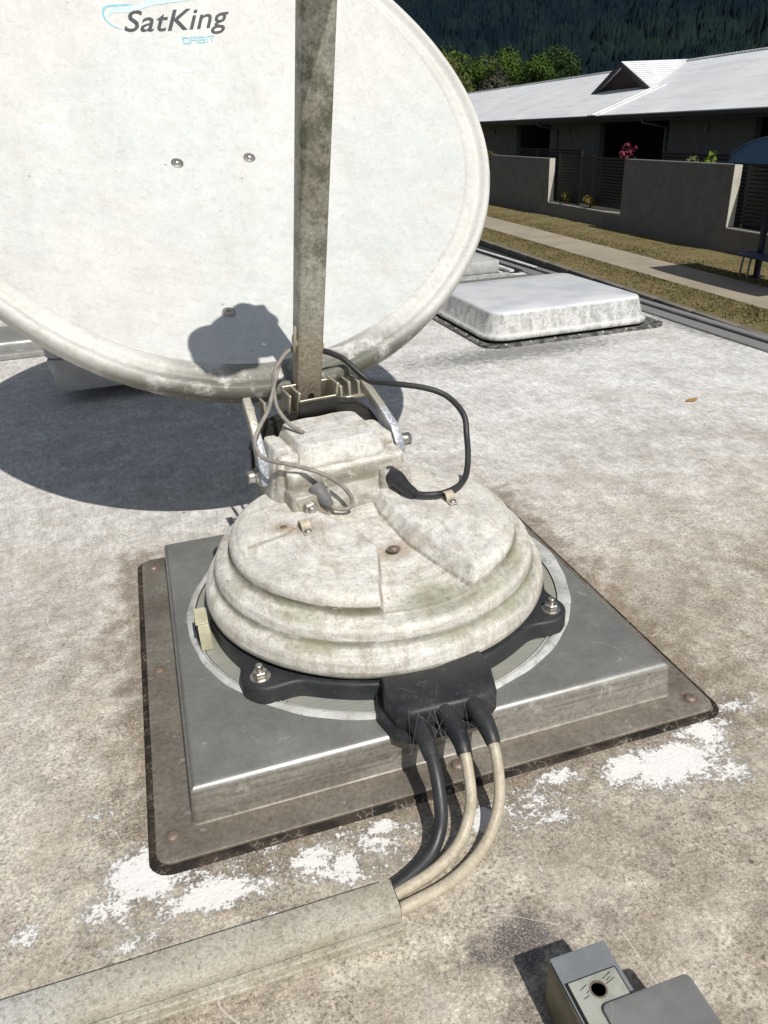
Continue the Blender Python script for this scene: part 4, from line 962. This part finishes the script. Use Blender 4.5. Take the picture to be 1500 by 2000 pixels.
g = G(); g.box((S0, TRG-.16, ZRG-.03), (S1, TRG+.16, ZRG+.035), .03, 2, BZ); g.obj('ridge_cap', tin, hroof)
g = G(); g.box((S0, TE-.19, ZE-.17), (S1, TE-.055, ZE-.03), .02, 2, BZ); g.box((S0, TE-.05, ZE-.26), (S1, TE-.02, ZE-.08), 0, 1, BZ); g.obj('gutter', gut, hs)
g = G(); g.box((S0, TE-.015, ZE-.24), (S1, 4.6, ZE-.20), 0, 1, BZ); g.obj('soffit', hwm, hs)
# walls: panels between deep dark porches
for (a, b) in ((-14, 2.0), (5.6, 10.2), (15.2, 20.0), (24.0, 29.5), (33.5, 39), (43, 52)):
    g = G(); g.box((a, 4.4, GZ), (b, 4.62, ZE-.245), 0, 1, BZ); g.obj('wall_panel', hwm, hs)
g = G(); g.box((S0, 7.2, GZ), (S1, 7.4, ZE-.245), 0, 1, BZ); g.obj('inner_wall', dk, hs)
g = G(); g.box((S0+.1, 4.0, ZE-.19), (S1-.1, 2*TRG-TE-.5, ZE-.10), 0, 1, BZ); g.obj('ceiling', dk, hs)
g = G(); g.box((S0+.1, 2*TRG-TE-.7, GZ), (S1-.1, 2*TRG-TE-.6, ZE-.2), 0, 1, BZ); g.obj('back_wall', hwm, hs)
for (a, z0) in ((11.9, -1.0), (13.6, -1.0), (21.6, -1.0), (3.6, -1.0)):
    g = G(); g.box((a, 7.12, GZ), (a+.9, 7.195, -.45), .01, 1, BZ); d_ = g.obj('door', simple('dark_door', (.06,.06,.062), None, 5, .4), hs)
    g = G(); g.box((a+.98, 7.12, GZ), (a+1.04, 7.19, -.40), .01, 1, BZ); g.obj('frame', simple('pale_door_frame', (.30,.30,.29), None, 5, .5), d_)
for s in (10.35, 19.2, 10.35+24):
    g = G(); g.tube([B(s, TE-.12, ZE-.17), B(s, TE-.10, ZE-.30), B(s-.05, 4.0, ZE-.42), B(s-.06, 4.34, ZE-.50), B(s-.06, 4.34, GZ)], .045, 10, 4, True, False); g.obj('downpipe', hwm, hs)
for s in (7.9, 17.9, 27.0):
    g = G(); g.box((s-.06, 4.28, -.10), (s+.06, 4.395, .10), .02, 2, BZ); g.box((s-.03, 4.30, -.16), (s+.03, 4.36, -.11), .01, 1, BZ); g.obj('wall_lamp', simple('lamp_housing', (.16,.165,.17), None, 5, .4), hs)
# gable vent
gs, gt = 16.9, 6.3; half = 2.55; zb = roofz(gt)+.0; zp = zb+.98; tback = TE+(zp-ZE)*(TRG-TE)/(ZRG-ZE)
g = G(); 
for sg in (-1, 1):
    e0 = B(gs+sg*half, gt-.25, zb-.10+.02); p0 = B(gs, gt-.25, zp+.05); p1 = B(gs, tback, zp+.05); e1 = B(gs+sg*half, gt+.25, zb+.02)
    V = [e0, p0, p1, e1]; Vl = [v-Vector((0, 0, .09)) for v in V]; g.add(V+Vl, [(0, 1, 2, 3), (4, 7, 6, 5), (0, 4, 5, 1), (1, 5, 6, 2), (2, 6, 7, 3), (3, 7, 4, 0)])
gb = g.obj('gable_vent', tin, hroof, False)
g = G(); 
for sg in (-1, 1):
    a = B(gs+sg*(half+.02), gt-.29, zb-.14); b = B(gs, gt-.29, zp+.045); k = Vector((0, 0, -.20)); q = bn*.035; g.add([a, b, b+k, a+k, a+q, b+q, b+k+q, a+k+q], [(0, 1, 2, 3), (4, 7, 6, 5), (0, 4, 5, 1), (1, 5, 6, 2), (2, 6, 7, 3), (3, 7, 4, 0)])
g.obj('bargeboard', gut, gb, False)
g = G(); a = B(gs-half+.2, gt, zb-.0); b = B(gs+half-.2, gt, zb); c = B(gs, gt, zp-.06); q = bn*.05; g.add([a, b, c, a+q, b+q, c+q], [(0, 1, 2), (3, 5, 4), (0, 3, 4, 1), (1, 4, 5, 2), (2, 5, 3, 0)]); g.obj('louvre', simple('maroon_louvre', (.05,.028,.026), None, 5, .7), gb, False)
# diverter flashing from the vent's corner down to the gutter
g = G(); sA = gs-half-.1
for (s, w, h) in ((sA, .04, .05), (sA-.55, .04, .05)):
    V = [B(s-w, gt, roofz(gt)+.004), B(s+w, gt, roofz(gt)+.004), B(s+w, TE-.03, roofz(TE)+.004), B(s-w, TE-.03, roofz(TE)+.004)]; Vh = [v+Vector((0, 0, h)) for v in V]; g.add(V+Vh, [(4, 5, 6, 7), (0, 1, 5, 4), (1, 2, 6, 5), (2, 3, 7, 6), (3, 0, 4, 7)])
g.obj('flashing', tin, hroof, False)
g = G(); g.box((sA-.62, TE-.20, ZE-.03), (sA+.1, TE-.02, ZE+.02), .01, 1, BZ); g.obj('spreader', simple('pale_spreader', (.7,.7,.66), None, 5, .5), hroof)

# blue bus shelter
sh = empty('bus_shelter', B(-3.2, -1.5, GZ), 'blue barrel roofed shelter on dark posts with a bench on the footpath', 'shelter')
bl = simple('blue_canopy_sheet', (.075,.17,.33), (.06,.135,.27), 2, .35); nv = simple('dark_navy_post', (.02,.022,.05), None, 5, .4)
g = G(); s0, s1, t0, t1 = -6.0, -2.40, -2.25, -1.05; V = []; F = []; n = 20
for k in range(n+1):
    a = math.pi*k/n; s = (s0+s1)/2+(s1-s0)/2*math.cos(a); z = -.38+.50*math.sin(a)
    for (t, dz) in ((t0, 0), (t1, 0), (t1, -.035), (t0, -.035)): V.append(B(s, t, z+dz))
for k in range(n):
    for j in range(4): a = 4*k+j; b = 4*k+(j+1) % 4; F.append((a, b, b+4, a+4))
F += [(0, 1, 2, 3), tuple(4*n+j for j in range(4))]; obj('canopy', V, F, bl, sh, True, 50)
g = G(); V = []
for t in (t0+.02, t1-.05):
    k0 = [B((s0+s1)/2+(s1-s0)/2*.985*math.cos(math.pi*k/n), t, -.40+.48*math.sin(math.pi*k/n)) for k in range(n+1)]; k1 = [v+bn*.03 for v in k0]; V = k0+k1; m_ = n+1
    g.add(V, [tuple(range(m_)), tuple(range(2*m_-1, m_-1, -1))]+[(k, k+1, m_+k+1, m_+k) for k in range(n)])
g.obj('end_panel', bl, sh, False)
for (s, t) in ((-2.72, -1.42), (-5.6, -1.42)):
    g = G(); g.box((s-.05, t-.05, GZ), (s+.05, t+.05, -.45), .01, 2, BZ); g.box((s-.12, t-.12, GZ), (s+.12, t+.12, GZ+.02), .004, 1, BZ); g.obj('post', nv, sh)
g = G(); g.box((-5.9, -2.2, -.43), (-2.5, -2.15, -.385), 0, 1, BZ); g.box((-5.9, -1.45, -.45), (-2.5, -1.39, -.40), 0, 1, BZ); g.obj('rail', nv, sh)
bn_ = empty('bench', B(-3.5, -1.55, GZ), 'navy bench seat with pale metal legs under the blue shelter', 'bench')
g = G(); g.box((-4.6, -1.80, GZ+.43), (-2.45, -1.35, GZ+.48), .01, 2, BZ); g.obj('seat', simple('navy_seat', (.06,.07,.16), None, 5, .45), bn_)
for s in (-4.3, -2.85, -2.62):
    g = G(); g.tube([B(s, -1.75, GZ), B(s, -1.72, GZ+.38), B(s, -1.62, GZ+.42), B(s, -1.45, GZ+.42)], .022, 8, 5); g.obj('leg', simple('pale_leg', (.22,.24,.22), None, 5, .5), bn_)

# foliage ----------------------------------------------------------------
def leafmat(name, c1, c2, sc_=.8):
    m = Mat(name, .75, 0, .15); a = m.noise(sc_, 3, .6); b = m.noise(sc_*9, 4, .6); m.color(m.mix(m.rng(m.math('ADD', m.math('MULTIPLY', a, .6), m.math('MULTIPLY', b, .4)), .4, .6), c1, c2)); return m.m
def leaves(centres, sizes, n, leaf, squash=.8, seed=0):
    r = np.random.default_rng(seed); V = []; F = []
    C = np.array(centres); S = np.array(sizes)
    pick = r.choice(len(C), n, p=(S**2)/np.sum(S**2)); d = r.normal(size=(n, 3)); d /= np.linalg.norm(d, axis=1)[:, None]; rad = S[pick]*(.55+.5*r.random(n)**.6)
    P = C[pick]+d*rad[:, None]*np.array([1, 1, squash])
    nrm = d+r.normal(size=(n, 3))*.55; nrm /= np.linalg.norm(nrm, axis=1)[:, None]; a = np.cross(nrm, r.normal(size=(n, 3))); a /= np.linalg.norm(a, axis=1)[:, None]; b = np.cross(nrm, a)
    sz = leaf*(.6+.8*r.random(n)); Q = np.stack([P+a*sz[:, None]*.5, P+b*sz[:, None]*.32, P-a*sz[:, None]*.5, P-b*sz[:, None]*.32], 1).reshape(-1, 3)
    return Q.tolist(), [(4*i, 4*i+1, 4*i+2, 4*i+3) for i in range(n)]
bark = simple('bark', (.10,.08,.06), (.06,.05,.04), 8, .9, bump=.5)
def tree(base, h, w, mat, label, seed, group='trees behind the house'):
    r = np.random.default_rng(seed); o = empty('broadleaf_tree', base, label, 'tree', group); base = Vector(base)
    g = G(); g.tube([base, base+Vector((.1, 0, h*.25)), base+Vector((r.normal()*.3, r.normal()*.3, h*.5))], [.28, .22, .15], 10)
    cs = []; ss = []
    for k in range(16):
        a = r.random()*6.28; rr = w*.5*math.sqrt(r.random())*.8; z = h*(.45+.42*r.random()*(1-rr/w)); c = base+Vector((rr*math.cos(a), rr*math.sin(a), z)); cs.append(tuple(c)); ss.append(w*(.11+.11*r.random()))
        if k < 6: g.tube([base+Vector((0, 0, h*.4)), (base+Vector((0, 0, h*.45))+c)*.5, c], [.12, .08, .03], 7)
    g.obj('trunk', bark, o)
    V, F = leaves(cs, ss, 7000, .26, .8, seed); obj('crown', V, F, mat, o, False)
    return o
from math import cos, sin
CAM = Vector((-.2008, -.7432, .5518))
def far(px, dist):     # ground point along a compass bearing (degrees right of straight ahead)
    a = R(px); return Vector((CAM.x+dist*sin(a), CAM.y+dist*cos(a), GZ))
lm = [leafmat('bright_green_leaves', (.035,.080,.010), (.080,.125,.024)), leafmat('mid_green_leaves', (.022,.052,.012), (.048,.080,.024)), leafmat('olive_leaves', (.07,.09,.022), (.12,.13,.045)), leafmat('grey_green_leaves', (.05,.06,.04), (.10,.10,.075))]
for (bear, d, h, w, k, lab) in ((20.2, 92, 13.0, 9, 1, 'tallest darker green tree nearest the dish rim, behind the house'), (22.3, 86, 11.3, 8, 0, 'bright green spreading tree just right of the tallest one'), (24.4, 90, 11.2, 7.5, 3, 'grey green open crowned tree in the middle of the row behind the house'),
                           (26.4, 96, 11.4, 8, 0, 'yellow green rounded tree second from the right behind the house'), (28.3, 104, 11.9, 9, 1, 'dark green tree at the right end of the row behind the roof'), (21.4, 74, 9.4, 6, 2, 'low olive tree in front of the tall darker green one')):
    tree(far(bear, d), h, w, lm[k], lab, int(bear*10))
def shrub(name, s, t, z, r, n, mat, label, cat, leaf=.07, h=1.2, seed=3, potc=None):
    o = empty(name, B(s, t, z), label, cat); rr = np.random.default_rng(seed); c0 = B(s, t, z)
    cs = [tuple(c0+Vector((rr.normal()*r*.4, rr.normal()*r*.4, r*.3+rr.random()*r*h))) for k in range(7)]; ss = [r*(.35+.25*rr.random()) for k in range(7)]
    V, F = leaves(cs, ss, n, leaf, 1.1, seed); obj('foliage', V, F, mat, o, False)
    g = G()
    for c in cs[:4]: g.tube([c0, (c0+Vector(c))*.5+Vector((.01, 0, 0)), Vector(c)], [.015, .012, .006], 6)
    g.obj('stem', bark, o)
    if potc:
        g = G(); g.lathe([(.10, -.30), (.14, 0), (.15, .0), (.15, .02), (.13, .02), (0, .01)], 20, lambda v: c0+Vector(v)); g.obj('pot', potc, o)
    return o
shrub('potted_plant', 9.35, .11, -2.13, .17, 260, leafmat('yellow_leaves', (.16,.13,.03), (.11,.12,.03), 6), 'small yellowish plant standing farther along the sill, nearer the pale wall end', 'plant', .07, 1.2, 4)
shrub('potted_plant', 7.55, .11, -2.13, .19, 300, leafmat('amber_leaves', (.20,.15,.04), (.12,.11,.03), 6), 'small amber green plant in the middle of the opening sill', 'plant', .07, 1.3, 5)
shrub('leafy_plant', 2.15, .60, -.80, .26, 150, leafmat('fresh_green_leaves', (.13,.22,.03), (.20,.26,.06), 5), 'fresh green plant poking up behind the nearer wall panel', 'plant', .11, 1.0, 6)
shrub('leafy_plant', 3.0, .60, -.72, .18, 60, leafmat('pale_green_leaves', (.13,.18,.05), (.22,.24,.12), 5), 'sparse pale twig left of the fresh green plant', 'plant', .08, .6, 8)
shrub('flowering_plant', 7.0, 1.0, -.75, .27, 110, leafmat('crimson_leaves', (.15,.012,.035), (.22,.06,.09), 5), 'crimson pink leaved plant above the dark fence by the house', 'plant', .13, 1.1, 7)
shrub('garden_shrub', 17.0, .3, -2.2, .50, 900, leafmat('brown_leaves', (.16,.12,.05), (.09,.08,.03), 4), 'brownish shrub at the far wall end beside the dish rim', 'shrub', .10, 2.4, 9)
# forested mountain
def hill_z(d): return GZ + (0 if d < 240 else (d-240)*.30 if d < 420 else 54+(d-420)*.62)
V = []; F = []; na, nd = 90, 60
hr = np.random.default_rng(5); ph = hr.random(8)*6.28
def hz(a, d):
    u = a*d/60; n_ = 0
    for k in range(1, 6): n_ += math.sin(u*.9*k*.13+ph[k])*math.cos(d*.012*k+ph[8-k])/k
    return hill_z(d)+(n_*10 if d > 300 else 0)*min(1, (d-240)/250 if d > 240 else 0)
for i in range(na+1):
    a = R(-60+150*i/na)
    for j in range(nd+1):
        d = 230+1150*j/nd; V.append((CAM.x+d*sin(a), CAM.y+d*cos(a), hz(a, d) if d < 1250 else hz(a, 1250)-(d-1250)*.2))
for i in range(na):
    for j in range(nd): k = i*(nd+1)+j; F.append((k, k+1, k+nd+2, k+nd+1))
fmat = Mat('distant_forest', .95, 0, .05); a_ = fmat.noise(.010, 4, .6); b_ = fmat.noise(.09, 4, .6); 
fmat.color(fmat.mix(fmat.rng(a_, .4, .62), fmat.mix(fmat.rng(b_, .4, .62), (.0085,.0175,.0190), (.0150,.0270,.0225)), fmat.mix(fmat.rng(b_, .42, .6), (.0045,.0120,.0195), (.0085,.0175,.0225))))  # blue haze and shade of the slope are put into the foliage colour
struct(obj('mountain', [(v[0], v[1], v[2]-(1.5 if k_ % (nd+1) > 3 else 0)) for k_, v in enumerate(V)], F, fmat.m, None, True))
def rnd2(i, j, k): return np.modf(np.abs(np.sin(i*127.1+j*311.7+k*74.7)*43758.5453))[0]
ga_ = np.radians(np.linspace(12, 47, 480)); gd_ = np.linspace(262, 1200, 430); A_, D_ = np.meshgrid(ga_, gd_, indexing='ij')
X_ = CAM.x+D_*np.sin(A_); Y_ = CAM.y+D_*np.cos(A_); CS = 7.5; ci = np.floor(X_/CS); cj = np.floor(Y_/CS); Hc = np.zeros_like(X_)
for di in (-1, 0, 1):
    for dj in (-1, 0, 1):
        i_, j_ = ci+di, cj+dj; px_ = (i_+.1+.8*rnd2(i_, j_, 1))*CS; py_ = (j_+.1+.8*rnd2(i_, j_, 2))*CS; rr2 = CS*(.42+.42*rnd2(i_, j_, 3)); q_ = np.hypot(X_-px_, Y_-py_)/rr2
        Hc = np.maximum(Hc, (4.2+3.2*rnd2(i_, j_, 4))*np.sqrt(np.clip(1-q_**2, 0, 1)))
Hc += .8*hr.normal(size=Hc.shape)
uu = A_*D_/60; nz_ = sum(np.sin(uu*.9*k*.13+ph[k])*np.cos(D_*.012*k+ph[8-k])/k for k in range(1, 6)); hb = GZ+np.where(D_ < 420, (D_-240)*.30, 54+(D_-420)*.62)+np.where(D_ > 300, nz_*10, 0)*np.minimum(1, (D_-240)/250)
Z_ = hb+Hc+1.0; V = np.stack([X_, Y_, Z_], -1).reshape(-1, 3).tolist(); nj = len(gd_); F = [(i*nj+j, i*nj+j+1, (i+1)*nj+j+1, (i+1)*nj+j) for i in range(len(ga_)-1) for j in range(nj-1)]
fmat.bump(fmat.noise(.8, 4, .7), .6, .6)
struct(obj('forest', V, F, fmat.m, None, True, 180), 'stuff')

# ------------------------------------------------------------------ light, sky, camera
SUN = Vector((.104, -.603, .791)).normalized(); el = math.asin(SUN.z); az = math.atan2(SUN.x, SUN.y)
w = bpy.data.worlds.new('World'); sc.world = w; w.use_nodes = True; nt = w.node_tree; bg = nt.nodes['Background']; sk = nt.nodes.new('ShaderNodeTexSky'); sk.sky_type = 'NISHITA'; sk.sun_disc = False
sk.sun_elevation = el; sk.sun_rotation = az; hs_ = nt.nodes.new('ShaderNodeHueSaturation'); hs_.inputs['Saturation'].default_value = .62; nt.links.new(sk.outputs[0], hs_.inputs['Color']); nt.links.new(hs_.outputs[0], bg.inputs[0]); bg.inputs[1].default_value = .070
ld = bpy.data.lights.new('sun', 'SUN'); ld.energy = 4.0; ld.angle = R(.53); ld.color = (1, .955, .88); lo = bpy.data.objects.new('sun', ld); col.objects.link(lo); lo.rotation_euler = SUN.to_track_quat('Z', 'Y').to_euler(); lo.location = (2, -6, 9)
cd = bpy.data.cameras.new('camera'); co = bpy.data.objects.new('camera', cd); col.objects.link(co); sc.camera = co
p_, y_, r_ = .4732, .2802, -.0528
fw = Vector((sin(y_)*cos(p_), cos(y_)*cos(p_), -sin(p_))); rt = Vector((cos(y_), -sin(y_), 0)); upv = rt.cross(fw); rt2 = rt*cos(r_)+upv*sin(r_); up2 = -rt*sin(r_)+upv*cos(r_)
mw = Matrix((rt2, up2, -fw)).transposed().to_4x4(); mw.translation = CAM; co.matrix_world = mw
cd.sensor_fit = 'VERTICAL'; cd.sensor_height = 24; cd.lens = 24*1469.5/2000; cd.clip_start = .02; cd.clip_end = 5000
sc.view_settings.view_transform = 'Standard'; sc.view_settings.look = 'None'; sc.view_settings.exposure = 0; sc.view_settings.gamma = 1
